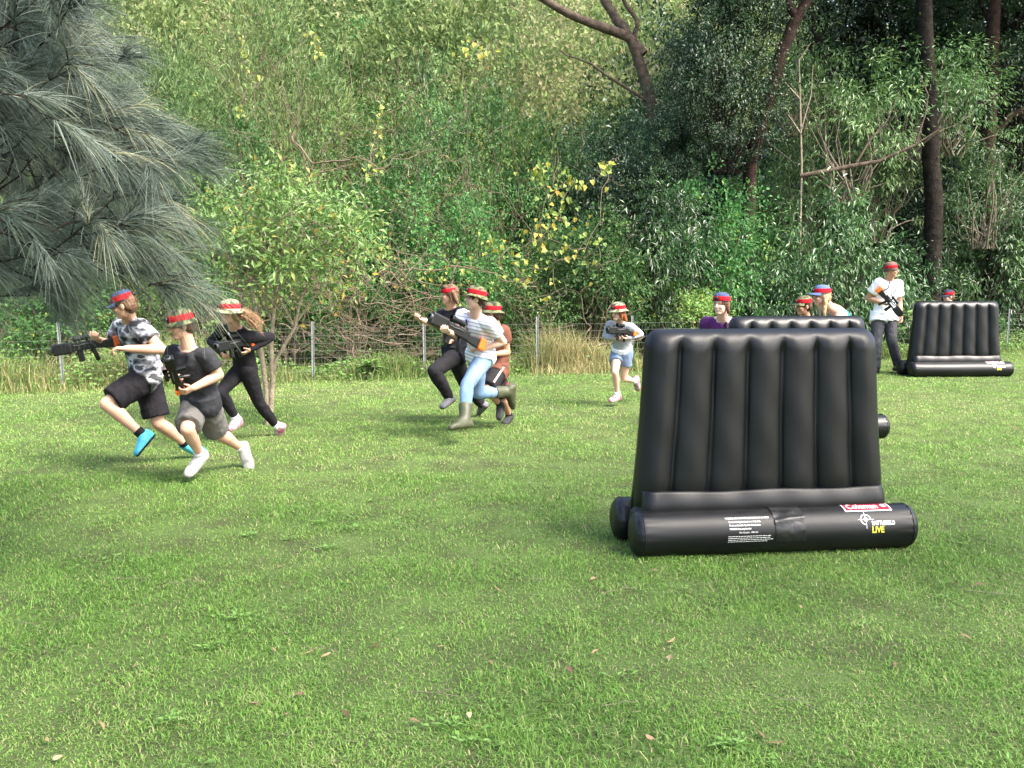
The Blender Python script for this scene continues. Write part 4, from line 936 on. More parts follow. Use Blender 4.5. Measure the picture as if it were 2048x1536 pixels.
def stripes(name, a, b, per, frac):
    m = mat(name, a, .88, .15); n = m.node_tree.nodes; l = m.node_tree.links; tc = n.new('ShaderNodeTexCoord'); sp = n.new('ShaderNodeSeparateXYZ')
    ml = n.new('ShaderNodeMath'); ml.operation = 'MULTIPLY'; ml.inputs[1].default_value = 1 / per; fr = n.new('ShaderNodeMath'); fr.operation = 'FRACT'; lt = n.new('ShaderNodeMath'); lt.operation = 'LESS_THAN'; lt.inputs[1].default_value = frac
    mx = n.new('ShaderNodeMixRGB'); mx.inputs[1].default_value = (*a, 1); mx.inputs[2].default_value = (*b, 1)
    ad = n.new('ShaderNodeMath'); ad.operation = 'ADD'; mm = n.new('ShaderNodeMath'); mm.operation = 'MULTIPLY'; mm.inputs[1].default_value = .22
    l.new(tc.outputs['Object'], sp.inputs[0]); l.new(sp.outputs['X'], mm.inputs[0]); l.new(sp.outputs['Z'], ad.inputs[0]); l.new(mm.outputs[0], ad.inputs[1]); l.new(ad.outputs[0], ml.inputs[0]); l.new(ml.outputs[0], fr.inputs[0]); l.new(fr.outputs[0], lt.inputs[0]); l.new(lt.outputs[0], mx.inputs[0]); l.new(mx.outputs[0], n['Principled BSDF'].inputs['Base Color'])
    return m
STRIPE = stripes('white and navy striped cloth', (.78, .78, .80), (.36, .36, .50), .034, .30)
DENIM = mat('pale blue denim', (.12, .20, .33), .85, .15, col2=(.21, .30, .44), scale=5, bump=.3, bscale=200)

TOR = [(-.13, .066, .058), (-.06, .088, .070), (.02, .097, .072), (.18, .092, .067), (.42, .079, .060), (.62, .090, .068), (.80, .098, .066), (.92, .082, .050), (1.0, .045, .040)]
def lerp_prof(t):
    T = [q[0] for q in TOR]; return np.interp(t, T, [q[1] for q in TOR]), np.interp(t, T, [q[2] for q in TOR])
class Fig:
    def __init__(s, label, Y, H, pelvis, neck, head, yt, yp, yh, nside=-1, pitch=8, roll=0, hh=.208, sk=SK, sm=True, thin=1.0, hscale=1.0, group='players on the lawn'):
        s.H, s.sk, s.thin, s.hh = H, sk, thin, hh; s.P = at(*pelvis, Y); s.N = reach(s.P, *neck, .30 * H, nside)
        s.root = empty('person', (s.P.x, s.P.y, 0), label, 'person', group); s.org = Vector((s.P.x, s.P.y, 0))
        s.up = (s.N - s.P).normalized()
        def lf(a): return Vector((math.cos(R(a)), -math.sin(R(a)), 0))
        s.lt = lf(yt); s.lt = (s.lt - s.up * s.lt.dot(s.up)).normalized(); s.ft = s.lt.cross(s.up)
        s.lp = lf(yp); s.fp = s.lp.cross(Vector((0, 0, 1)))
        hf = Vector((-math.sin(R(yh)), -math.cos(R(yh)), 0)); hl = lf(yh); u = Vector((0, 0, 1))
        q = Quaternion(hl, R(pitch)); s.hf = q @ hf; s.hu = q @ u; s.hl = hl
        if roll: q = Quaternion(s.hf, R(roll)); s.hu = q @ s.hu; s.hl = q @ s.hl
        s.C = reach(s.N, *head, .118 * H, nside)
        s.sh = {'L': s.N - s.up * .035 * H + s.lt * .108 * H * thin, 'R': s.N - s.up * .035 * H - s.lt * .108 * H * thin}
        s.hip = {'L': s.P + s.lp * .052 * H, 'R': s.P - s.lp * .052 * H}
        s.b = Prim(); s.el, s.wr, s.kn, s.an, s.toe, s.hd = {}, {}, {}, {}, {}, {}; s.smile = sm
    def ring(s, t, g=0.0, sc=1.0, fs=0.0):
        rx, ry = lerp_prof(t); k = min(1, max(0, t)); l_ = s.lp.lerp(s.lt, k); l_ = (l_ - s.up * l_.dot(s.up)).normalized(); f_ = l_.cross(s.up)
        c = s.P + (s.N - s.P) * t - f_ * .012 * s.H * math.sin(math.pi * k) + f_ * fs
        return (c, l_ * (rx * s.H * s.thin * sc + g), f_ * (ry * s.H * s.thin * sc + g))
    def arm(s, sd, e, w_, curl=1.0, grip=None, dirv=None):
        H = s.H; s.el[sd] = reach(s.sh[sd], e[0], e[1], .168 * H, e[2]) if len(e) == 3 else at(e[0], e[1], s.P.y + e[3])
        s.wr[sd] = reach(s.el[sd], w_[0], w_[1], .145 * H, w_[2]) if len(w_) == 3 else at(w_[0], w_[1], s.P.y + w_[3])
        print('arm', s.root['label'][:28], sd, round((s.el[sd] - s.sh[sd]).length / (.168 * H), 2), round((s.wr[sd] - s.el[sd]).length / (.145 * H), 2))
        S_, E, W_ = s.sh[sd], s.el[sd], s.wr[sd]; t = s.thin
        s.b.limb([S_, S_.lerp(E, .4), E], [.033 * H * t, .030 * H * t, .0245 * H * t]); s.b.limb([E, E.lerp(W_, .3), W_], [.0245 * H * t, .0255 * H * t, .0165 * H])
        s.hand(sd, curl, grip, dirv)
    def hand(s, sd, curl, grip, dirv):
        W_, E = s.wr[sd], s.el[sd]; d = Vector(dirv).normalized() if dirv is not None else (W_ - E).normalized()
        n = Vector(grip) if grip is not None else Vector((0, 0, 1)); n = (n - d * n.dot(d)).normalized(); sidev = d.cross(n) * (1 if sd == 'L' else -1); k = s.H / 1.7
        pc = W_ + d * .045 * k; s.b.loft([(W_ - d * .005, sidev * .024 * k, n * .017 * k), (W_ + d * .03 * k, sidev * .036 * k, n * .017 * k), (W_ + d * .078 * k, sidev * .040 * k, n * .014 * k)], 14, 2.6)
        for i, (o_, L) in enumerate(((-.030, .072), (-.010, .080), (.011, .074), (.030, .058))):
            p = W_ + d * .076 * k + sidev * o_ * k; a = 0
            pts = [p]
            for q, fr in enumerate((.45, .32, .23)):
                a += curl * (.75 + .06 * i) * (.9 if q else .7); p = p + (d * math.cos(a) + n * math.sin(a)) * L * fr * k; pts.append(p)
            s.b.limb(pts, [.0088 * k, .0083 * k, .0076 * k, .0068 * k], 10)
        tb = W_ + d * .022 * k - sidev * .030 * k; a = .5 * curl
        s.b.limb([tb, tb + (d * .6 - sidev * .6 + n * .45).normalized() * .034 * k, tb + (d * .6 - sidev * .6 + n * .45).normalized() * .034 * k + (d * .75 - sidev * (.4 - .5 * a) + n * .7 * curl).normalized() * .030 * k], [.012 * k, .0105 * k, .0085 * k], 10)
        s.hd[sd] = W_ + d * .075 * k + n * .025 * k
    def leg(s, sd, kn, an, toe):
        H = s.H; t = s.thin; s.kn[sd] = reach(s.hip[sd], kn[0], kn[1], .243 * H, kn[2]); s.an[sd] = reach(s.kn[sd], an[0], an[1], .236 * H, an[2]); s.toe[sd] = reach(s.an[sd], toe[0], toe[1], .125 * H, toe[2])
        h_, K, A = s.hip[sd], s.kn[sd], s.an[sd]; back = (K - h_).normalized().cross(Vector((0, 0, 1)).cross((K - h_))).normalized() if False else Vector((0, 0, 0))
        bend = ((h_ + A) / 2 - K); bend = bend.normalized() if bend.length > .02 else Vector((0, 0, 0))
        s.b.limb([h_, h_.lerp(K, .35), h_.lerp(K, .75), K], [.056 * H * t, .053 * H * t, .040 * H * t, .034 * H * t]); s.b.limb([K, K.lerp(A, .3) + bend * .006 * H, K.lerp(A, .7), A], [.034 * H * t, .0355 * H * t, .024 * H * t, .021 * H * t])
        s.b.limb([A, A.lerp(s.toe[sd], .3)], [.0195 * H, .014 * H])
    def body(s, mats=None):
        H = s.H; b = s.b; b.loft([s.ring(t) for t in np.linspace(-.13, 1.0, 14)]); b.limb([s.N - s.up * .03 * H, s.C - s.hu * .03 - s.hf * .012], [.040 * H, .031 * H])
        for sd in 'LR':
            b.limb([s.N - s.up * .012 * H, s.sh[sd]], [.030 * H, .032 * H])
        k = s.hh / .222; C, f, l_, u = s.C, s.hf * k, s.hl * k, s.hu * k
        b.ell(C - f * .012 + u * .028, f * .092, l_ * .073, u * .083, 20, 12); b.ell(C + f * .022 - u * .03, f * .066, l_ * .058, u * .072); b.ell(C + f * .052 - u * .078, f * .034, l_ * .034, u * .026)
        b.limb([C + f * .080 + u * .018, C + f * .100 - u * .012], [.008 * k, .0125 * k], 10); b.ell(C + f * .072 + u * .034, f * .014, l_ * .05, u * .012)
        b.ell(C + f * .078 - u * .047, f * .012, l_ * .022, u * .012)
        for q in (-1, 1):
            b.ell(C + l_ * .074 * q - f * .008 - u * .004, f * .018, l_ * .009, u * .031); b.ell(C + f * .062 + l_ * .036 * q - u * .020, f * .02, l_ * .02, u * .02)
        me = b.mesh('body', [s.sk, EYE_M, BROW, LIP, TEETH], s.org, .0058, 2)
        n_ = len(me.polygons); cc = np.empty(n_ * 3); me.polygons.foreach_get('center', cc); cc = cc.reshape(-1, 3) + np.array(s.org) - np.array(C)
        x, y, z = cc @ np.array(s.hf) / k, np.abs(cc @ np.array(s.hl)) / k, cc @ np.array(s.hu) / k; mi = np.zeros(n_, np.int32); fr = (x > .045) & (x < .125) & (y < .07)
        mi[fr & (((y - .033) / .0095) ** 2 + ((z - .009) / .0045) ** 2 < 1)] = 1; mi[fr & (np.abs(y - .034) < .019) & (np.abs(z - .033 + (y - .034) ** 2 * 9) < .0036)] = 2
        mi[fr & (x > .06) & ((y / .026) ** 2 + ((z + .048 - (y * y * 14 if s.smile else 0)) / .0070) ** 2 < 1)] = 3
        if s.smile: mi[fr & (x > .06) & ((y / .019) ** 2 + ((z + .047 - y * y * 14) / .0042) ** 2 < 1)] = 4
        me.polygons.foreach_set('material_index', mi); link('body', me, s.root)
    def part(s, name, prim, m, voxel=.0085, it=4, wr=0.0, wsc=11, wdir=None, label=None):
        o = link(name, prim.mesh(name, m, s.org, voxel, it, wr, wsc, wdir), s.root)
        if label: o['label'] = label
        return o
    def shirt(s, m, hem=-.10, top=.975, sleeve=.5, g=.014, sr=.043, name='shirt', label=None, wr=.010, flare=.012, loose=.092, drape=0):
        p = Prim(); H = s.H; ts = np.linspace(hem, top, 12)
        rg = []
        for t in ts:
            c, a, b = s.ring(t, g + flare * max(0, 1 - (t - hem) / .35), sc=1.0 if t > 0 else 1 + max(0, -t) * 1.6)
            if t < .05: a = a.normalized() * max(a.length, .099 * H * s.thin + g); b = b.normalized() * max(b.length, .070 * H * s.thin + g)
            if t < .85: a = a.normalized() * max(a.length, loose * H * s.thin + g); b = b.normalized() * max(b.length, loose * .74 * H * s.thin + g)
            rg.append((c, a, b))
        p.loft(rg)
        for sd in 'LR':
            if sleeve <= 0: continue
            S_, E, W_ = s.sh[sd], s.el[sd], s.wr[sd]; p.limb([s.N - s.up * .03 * H, S_], [.036 * H, .039 * H])
            if sleeve <= 0: continue
            if sleeve <= 1: p.limb([S_, S_.lerp(E, sleeve)], [sr * H, sr * H * (.98 if sleeve < .8 else .9)], 16, True if sleeve < 0 else False); p.ball(S_, sr * H)
            else: p.limb([S_, S_.lerp(E, .5), E], [.039 * H, .035 * H, .030 * H]); p.limb([E, E.lerp(W_, .3), W_ - (W_ - E).normalized() * .01], [.030 * H, .029 * H, .021 * H])
        if drape:
            for sd in 'LR':
                h_, K = s.hip[sd], s.kn[sd]; p.limb([h_ + s.up * .05 * H, h_, h_.lerp(K, drape)], [.066 * H * s.thin + g, .069 * H * s.thin + g, .069 * H * s.thin + g], 18, False)
        return s.part(name, p, m, .0085, 4, wr, 10, (1.2, 1.2, .6), label)
    def bottoms(s, m, L=.75, top=.12, r0=.066, r1=.060, name='shorts', g=.012, wr=.010, ankle=None, label=None):
        p = Prim(); H = s.H; p.loft([s.ring(t, g) for t in (-.13, -.06, .0, top)]); t_ = s.thin
        for sd in 'LR':
            h_, K, A = s.hip[sd], s.kn[sd], s.an[sd]
            bp = lambda q: np.interp(q, [0, .35, .75, 1], [.056, .053, .040, .034]) + .006 / t_
            if L <= 1: p.limb([h_.lerp(K, L * q) for q in (0, .33, .66, 1)], [max(r0 + (r1 - r0) * q, bp(L * q)) * H * t_ for q in (0, .33, .66, 1)], 18, False); p.ball(h_, max(r0, .062) * H * t_ * .98)
            else:
                r2 = ankle or .03; p.limb([h_.lerp(K, q) for q in (0, .25, .5, .75, 1)], [max(r0 + (r1 - r0) * q, bp(q)) * H * t_ for q in (0, .25, .5, .75, 1)]); r1 = max(r1, .034 + .006 / t_); e = K.lerp(A, L - 1); p.limb([K, K.lerp(e, .35), e], [r1 * H * t_, max(r1 * .97, .0415) * H * t_, r2 * H * t_], 16, True)
        return s.part(name, p, m, .0085, 4, wr, 10, (1.1, 1.1, .7), label)
    def shoe(s, sd, m, sole=RUB, k=1.0, sock=None, accent=None, low=False):
        A, T = s.an[sd], s.toe[sd]; H = s.H; f = (T - A); shin = (A - s.kn[sd]).normalized(); u = -shin; u = (u - f.normalized() * u.dot(f.normalized())); 
        if u.length < .2: u = Vector((0, 0, 1)) - f.normalized() * f.normalized().z
        u.normalize(); f = f.normalized(); l_ = u.cross(f); q = .150 * H * k
        # tilt so that the sole drops below the ankle
        g_ = (T - (A - u * .04 * H)).normalized(); f = g_; u = (u - f * u.dot(f)).normalized(); l_ = u.cross(f); p = Prim(); b0 = A - u * .043 * H
        p.loft([(b0 + f * x * q + u * hz * .5 * H, l_ * wd * H, u * (hz * .5) * H) for x, wd, hz in ((-.27, .014, .040), (-.22, .024, .060), (-.05, .028, .072), (.15, .029, .062), (.38, .031, .047), (.58, .031, .038), (.74, .023, .030), (.80, .012, .020))], 16, 2.8)
        if not low: p.limb([A - u * .015 * H, A + u * .012 * H], [.031 * H, .028 * H], 14, False)
        me = p.mesh('shoe', [m, sole] + ([accent] if accent else []), s.org, .0065, 2); n_ = len(me.polygons); cc = np.empty(n_ * 3); me.polygons.foreach_get('center', cc); cc = cc.reshape(-1, 3) + np.array(s.org) - np.array(b0); z = cc @ np.array(u); x = cc @ np.array(f) / q
        mi = (z < .011 * H).astype(np.int32)
        if accent: mi[(z >= .011 * H) & ((np.abs((x * 5 + z * 30) % 1.0) < .35)) & (x > .0) & (x < .5)] = 2
        me.polygons.foreach_set('material_index', mi); o = link('shoe', me, s.root)
        if sock: 
            p = Prim(); sh = (s.kn[sd] - A).normalized(); p.limb([A - u * .01 * H, A + sh * .045 * H], [.0265 * H, .0270 * H], 14, False); link('sock', p.mesh('sock', sock, s.org, .007, 2), s.root)
    def boot(s, sd, m):
        A, K, T = s.an[sd], s.kn[sd], s.toe[sd]; H = s.H; p = Prim(); top = A.lerp(K, .46); f = (T - A).normalized(); u = (K - A).normalized(); u = (u - f * u.dot(f)).normalized(); f = (T - (A - u * .04 * H)).normalized(); u = (u - f * u.dot(f)).normalized(); l_ = u.cross(f)
        p.limb([A, A.lerp(top, .5), top], [.034 * H, .036 * H, .041 * H], 18, False); b0 = A - u * .045 * H; q = .165 * H
        p.loft([(b0 + f * x * q + u * hz * .5 * H, l_ * wd * H, u * hz * .5 * H) for x, wd, hz in ((-.30, .02, .045), (-.2, .03, .07), (.0, .032, .085), (.25, .030, .062), (.5, .032, .045), (.72, .026, .036), (.84, .013, .024))], 16, 2.6)
        return s.part('rubber_boot', p, m, .0075, 3, .004, 9)
    def lathe_head(s, prof, name, m, fstr=1.1, tilt=0, n=40, wob=0.0, seed=0, parent=None):
        k = s.hh / .222; q = Quaternion(s.hl, R(tilt)); f, u, l_ = q @ s.hf * k, q @ s.hu * k, s.hl * k; p = Prim(); rr = np.random.default_rng(seed); ph = rr.uniform(0, 6.28, 2)
        rings = []
        for r_, z in prof:
            ring = []
            for j in range(n):
                a = 2 * math.pi * j / n; w_ = wob * max(0, r_ - .10) * (math.sin(2 * a + ph[0]) + .6 * math.sin(3 * a + ph[1])) * 6
                ring.append(s.C - f * .008 + f * r_ * fstr * math.cos(a) + l_ * r_ * math.sin(a) + u * (z + w_))
            rings.append(ring)
        p._rings(rings[::-1]); me = p.raw(m, s.org); o = link(name, me, parent or s.root); return o
    def boonie(s, m, tilt=-4, seed=1, wob=.05, brim=.042):
        o = s.lathe_head([(.012, .140), (.046, .136), (.074, .122), (.085, .096), (.090, .062), (.092, .048), (.092 + brim * .5, .034), (.092 + brim, .016), (.091 + brim, .011), (.091 + brim * .5, .027), (.088, .040), (.02, .041)], 'hat', m, 1.1, tilt, 44, wob, seed)
        s.band(tilt, .049, .093, .0925); return o
    def cap(s, m, tilt=-4, visor=True, m2=None):
        o = s.lathe_head([(.010, .136), (.042, .132), (.070, .118), (.084, .092), (.089, .060), (.090, .040), (.086, .038), (.02, .042)], 'cap', m, 1.1, tilt)
        if visor:
            k = s.hh / .222; q = Quaternion(s.hl, R(tilt)); f, u, l_ = q @ s.hf * k, q @ s.hu * k, s.hl * k; V, F = [], []; nr, na = 5, 16
            for lay in (0, 1):
                for i_ in range(nr + 1):
                    for j in range(na + 1):
                        a = R(-68 + 136 * j / na); t = i_ / nr; r_ = .087 + .066 * t * math.cos(a) ** .6; V.append(s.C - f * .008 + f * r_ * 1.1 * math.cos(a) + l_ * r_ * math.sin(a) * (1 - .12 * t) + u * (.048 - .016 * t * t - .02 * math.sin(a) ** 2 * t - .005 * lay) - s.org)
            L_ = (nr + 1) * (na + 1)
            for lay in (0, 1):
                for i_ in range(nr):
                    for j in range(na): a = lay * L_ + i_ * (na + 1) + j; F.append((a, a + na + 1, a + na + 2, a + 1) if lay else (a, a + 1, a + na + 2, a + na + 1))
            for j in range(na): a = nr * (na + 1) + j; F.append((a, a + 1, a + 1 + L_, a + L_))
            link('visor', py_mesh('visor', V, F, m2 or m), s.root)
        s.band(tilt, .045, .091, .0905); return o
    def band(s, tilt=-4, z0=.05, z1=.082, r_=.1, sensor=True):
        b = s.lathe_head([(r_ - .010, z0 - .002), (r_ + .0005, z0 - .001), (r_ + .0012, z0 + .002), (r_ + .0002, z0 * .6 + z1 * .4), (r_ - .0022, z1 - .002), (r_ - .0035, z1 + .001), (r_ - .016, z1 + .002)], 'headband', REDB, 1.1, tilt, 44)
        if sensor:
            k = s.hh / .222; q = Quaternion(s.hl, R(tilt)); f, u, l_ = q @ s.hf * k, q @ s.hu * k, s.hl * k; p = Prim()
            c = s.C - f * .008 + u * (z0 + z1) / 2 + f * (r_ + .008) * 1.08; p.loft([(c - f * .01, l_ * .022, u * .018), (c + f * .012, l_ * .02, u * .016), (c + f * .018, l_ * .013, u * .010)], 14, 3)
            link('sensor', p.raw(PLAST, s.org), b); p = Prim()
            c = s.C - f * .008 + u * (z0 + z1) / 2 - f * (r_ + .006) * 1.1; p.loft([(c + f * .01, l_ * .02, u * .016), (c - f * .010, l_ * .018, u * .014)], 14, 3)
            link('sensor', p.raw(PLAST, s.org), b)
    def hair(s, m, locks, cap_=True, skullcap=.0, fringe=False):
        """locks: list of (start f,l,u ; end f,l,u ; radius) in head units, tapered strands merged into one mass"""
        k = s.hh / .222; C, f, l_, u = s.C, s.hf * k, s.hl * k, s.hu * k; p = Prim()
        if cap_: p.ell(C - f * .018 + u * .038, f * .095, l_ * .080, u * .086, 20, 12); p.ell(C - f * .05 - u * .005, f * .058, l_ * .075, u * .07)
        if fringe: p.ell(C + f * .040 + u * .090, f * .036, l_ * .058, u * .028)
        rr = random.Random(7)
        for a, b, r_ in locks:
            A = C + f * a[0] + l_ * a[1] + u * a[2]; B = C + f * b[0] + l_ * b[1] + u * b[2]; mdl = A.lerp(B, .5) + Vector((rr.uniform(-.01, .01), rr.uniform(-.01, .01), rr.uniform(0, .015))); p.limb([A, mdl, B], [r_, r_ * .9, r_ * .35], 10)
        return s.part('hair', p, m, .0065, 2, .005, 34, (1, 1, .35))
    def strap(s, pts, w_=.011, name='strap'):
        P = []
        for a, c in zip(pts[:-1], pts[1:]):
            for k in range(4): P.append(a.lerp(c, k / 4))
        P.append(pts[-1]); return link(name, tubes(name, [([p - s.org for p in P], np.full(len(P), w_))], BLKS, 6), s.root)
    def on_torso(s, t, lat, g=.03):
        c, a, b = s.ring(t, g); ca = math.sqrt(max(0, 1 - lat * lat)); return c + a * lat + b * ca

# ------------------------------------------------------------------ toy guns
def bbox(p0, p1, bev, m, name, parent, taper=None):
    bm = bmesh.new(); bmesh.ops.create_cube(bm, size=1)
    for v in bm.verts:
        for i_ in range(3): v.co[i_] = p0[i_] if v.co[i_] < 0 else p1[i_]
        if taper and v.co[0] == taper[0]: v.co[2] = taper[1] + (v.co[2] - taper[1]) * taper[2]; v.co[1] *= taper[2]
    bmesh.ops.bevel(bm, geom=list(bm.edges), offset=bev, segments=2, affect='EDGES', profile=.6); me = bpy.data.meshes.new(name); bm.to_mesh(me); bm.free(); me.materials.append(m); return link(name, me, parent)
def gun(label, F, Rr, up=(0, 0, 1), white=False, size=1.0, th=1.0):
    ax = (F - Rr).normalized(); upv = Vector(up); upv = (upv - ax * upv.dot(ax)).normalized(); yv = upv.cross(ax); c = (F + Rr) / 2
    o = empty('toy_gun', c, label, 'toy gun', 'toy guns carried by players'); o.rotation_mode = 'QUATERNION'
    o.rotation_quaternion = Matrix((ax, yv, upv)).transposed().to_quaternion(); k = size * (F - Rr).length / .62; ks = min(1.0, max(k, .88)) * th; o.scale = (k, ks * 1.25, ks * 1.25)
    rc = bbox((-.13, -.026, -.034), (.13, .026, .040), .009, PLAST, 'receiver', o)
    for q in (-1, 1): link('rail', tubes('rail', [([(-.07, q * .0265, .016), (.0, q * .0285, .018), (.05, q * .0285, .012), (.10, q * .0265, .016)], (.004, .007, .005, .006))], PLAST2, 8), rc)
    bbox((.12, -.036, -.046), (.295, .036, .052), .014, PLAST, 'barrel_shroud', o); link('muzzle', tubes('muzzle', [([(.29, 0, .008), (.31, 0, .008), (.312, 0, .008)], (.032, .030, .022))], PLAST2, 16), o)
    bbox((-.265, -.021, -.05), (-.125, .021, .030), .009, PLAST, 'stock', o, (-.125, -.005, .75)); bbox((-.325, -.033, -.052), (-.255, .033, .042), .013, ORANGE, 'rear_cap', o)
    link('scope', tubes('scope', [([(-.06, 0, .072), (-.045, 0, .072), (.05, 0, .072), (.06, 0, .072), (.10, 0, .072)], (.019, .021, .021, .025, .026)), ([(-.02, 0, .036), (-.02, 0, .062)], (.012, .012)), ([(.05, 0, .036), (.05, 0, .062)], (.012, .012))], PLAST, 14), o)
    link('grip', tubes('grip', [([(-.055, 0, -.02), (-.068, 0, -.07), (-.085, 0, -.13), (-.088, 0, -.138)], (.021, .019, .021, .012))], PLAST, 12), o)
    bbox((.035, -.018, -.125), (.085, .018, -.03), .007, PLAST, 'magazine', o); link('trigger_guard', tubes('trigger_guard', [([(-.04, 0, -.034), (-.035, 0, -.062), (-.01, 0, -.072), (.012, 0, -.06), (.016, 0, -.034)], np.full(5, .004))], PLAST, 6), o)
    if white: bbox((.0, -.0300, -.012), (.115, -.0262, .026), .0008, WPAN, 'side_panel', o)
    return o
V3 = Vector
# boy in blotched tee
p = Fig('running boy in grey blotched shirt, black shorts and blue shoes aiming a long gun', 7.85, 1.62, (293, 752), (258, 640), (249, 612), 48, 65, 90, -1, 12, sm=False)
p.arm('L', (325, 700, -1), (252, 697, -1), 1.1, (0, 0, -1)); p.arm('R', (222, 690, 1), (198, 680, -1), 1.0, (0, -.3, 1))
p.leg('L', (213, 808, -1), (288, 872, -1), (275, 912, -1)); p.leg('R', (316, 846, 1), (374, 890, 1), (415, 912, 1)); p.body()
p.shirt(GCAMO, -.05, drape=.14, sleeve=.55, sr=.050, label='grey, black and white blotched shirt'); p.bottoms(BLK, .86, r0=.070, r1=.066); BLUES = mat('light blue shoe', (.04, .30, .42), .5, .3, col2=(.08, .42, .52), scale=20)
for sd in 'LR': p.shoe(sd, BLUES, BLK, sock=BLK)
p.hair(HB, []); p.cap(NAVY, 8)
G1 = gun('long black toy gun pointed left by the boy in blotched shirt', at(103, 703, p.wr['R'].y - .05), at(240, 680, p.wr['R'].y + .05), (0, 0, 1), th=.88); p.strap([p.on_torso(.9, -.5), p.on_torso(.55, .2), at(236, 690, p.wr['R'].y)], .009)
# boy in charcoal tee
p = Fig('running boy in charcoal shirt and grey shorts with white shoes nearest the viewer', 7.3, 1.52, (403, 806), (378, 697), (363, 652), 26, 45, 62, -1, 10, roll=0, sm=False)
p.arm('L', (438, 750, 0, -.14), (386, 776, 0, -.30), 1.15, (-.5, .4, .6)); p.arm('R', (334, 742, 0, -.05), (350, 757, 0, -.27), 1.0, (.4, -.2, .6))
p.leg('R', (374, 858, -1), (402, 912, 1), (377, 952, -1)); p.leg('L', (434, 866, 1), (486, 898, 1), (503, 945, 1)); p.body()
p.shirt(CHAR, -.04, drape=.10, sleeve=.62, sr=.044, label='charcoal short-sleeved shirt'); p.bottoms(cloth('grey shorts cloth', (.115, .110, .104)), .90, r0=.068, r1=.064, wr=.009)
for sd in 'LR': p.shoe(sd, SHOEW, mat('grey sole', (.10, .115, .15), .6), accent=mat('grey shoe trim', (.22, .22, .23), .6), k=1.12, sock=WHITE)
p.hair(HD, []); p.boonie(CAMO, 2, 2, .05, .022)
gun('short-looking black toy gun held upright by the boy in charcoal shirt', reach(at(360, 784, p.wr['L'].y - .02), 336, 714, .36, -1), at(360, 784, p.wr['L'].y - .02), (-.8, -.5, 0), th=.68)
p.strap([p.on_torso(.95, .45), p.on_torso(.5, 0), at(360, 770, p.wr['L'].y)], .007)
# girl in black
p = Fig('running girl in black top and leggings with wide pale camouflage hat and long hair', 9.1, 1.60, (490, 736), (470, 652), (459, 627), 48, 62, 78, -1, 6, sk=SK, thin=.86)
p.arm('L', (540, 674, 0, -.10), (500, 699, 0, -.24), .9, (-.3, .2, .8)); p.arm('R', (424, 682, 0, .0), (447, 709, 0, -.22), .9, (.3, .1, .8))
p.leg('R', (441, 784, -1), (474, 840, 1), (462, 862, -1)); p.leg('L', (518, 806, 1), (556, 856, 1), (556, 884, 1)); p.body()
p.shirt(BLK, -.06, sleeve=2, g=.008, wr=.005, flare=.004, label='long-sleeved black top'); p.bottoms(BLK, 1.93, r0=.058, r1=.038, ankle=.026, g=.006, wr=.003, name='leggings')
PINK = mat('pink and grey shoe', (.34, .06, .12), .6, .3, col2=(.42, .38, .38), scale=26); PINKW = mat('pale pink shoe', (.48, .30, .34), .6, .3, col2=(.42, .10, .16), scale=22)
for sd in 'LR': p.shoe(sd, PINK, PINKW, sock=WHITE)
p.hair(HL, [((-.05, q * .03, .0), (-.085, q * .03, -.07), .026) for q in (-2, -1, 0, 1, 2)])
rr = np.random.default_rng(3); st = []; kk = p.hh / .222
for q in range(150):
    a0, e0 = rr.uniform(-1, 1), rr.uniform(0, 1); A = p.C + (p.hf * (-.055 - .03 * (1 - a0 * a0)) + p.hl * a0 * .062 + p.hu * (.02 - .075 * e0)) * kk
    Lh = rr.uniform(.13, .30); B = A + Vector((Lh * .80, rr.normal(0, .03) - .03 * a0, -Lh * rr.uniform(.12, .62) - .01)); P = wiggle(A - p.org, B - p.org, 8, .010, rr, -.035 * Lh / .25); st.append((P, np.linspace(.0042, .0016, 8)))
link('loose_hair', tubes('loose_hair', st, HL, 5), p.root); p.boonie(PCAMO, -6, 3, .06, .056)
q = Prim(); c, a, b = p.ring(.80, .012); q.loft([(c + b * .66, a * .16, b * .38), (p.ring(.92, .01)[0] + p.ring(.92, .01)[2] * .55, a * .26, b * .40)], 16); p.part('undershirt', q, WHITE, .008, 2)
gun('black toy gun with orange end held low by the girl in black', reach(at(505, 681, p.wr['L'].y + .02), 431, 695, .43, -1), at(505, 681, p.wr['L'].y + .02), (0, 0, 1), th=.88)
# boy with headband
p = Fig('running boy in black shirt and black trousers with bare brown hair and headband', 10.35, 1.58, (912, 706), (901, 618), (899, 590), 48, 62, 82, -1, 4, sm=False)
p.arm('R', (868, 648, -1), (843, 640, -1), 1.2, (0, -.2, .9)); p.arm('L', (929, 660, 1), (905, 680, -1), .9, (0, 0, 1))
p.leg('L', (869, 742, -1), (899, 796, 1), (884, 818, -1)); p.leg('R', (930, 765, 1), (964, 810, 1), (958, 830, 1)); p.body()
p.shirt(cloth('black navy cloth', (.016, .017, .024)), -.08, drape=.16, sleeve=.55, sr=.046); p.bottoms(cloth('black trouser cloth', (.017, .016, .019)), 1.93, r0=.064, r1=.048, ankle=.034, name='trousers', wr=.007)
for sd in 'LR': p.shoe(sd, cloth('grey shoe cloth', (.12, .12, .135)), RUB, low=True)
p.hair(HB, [((-.03, q * .035, .03), (-.085, q * .045, -.105), .028) for q in (-2, -1, 0, 1, 2)] + [((.0, .066, .02), (-.01, .08, -.07), .020), ((.0, -.066, .02), (-.01, -.08, -.07), .020)], fringe=True); p.band(4, .035, .074, .0875)
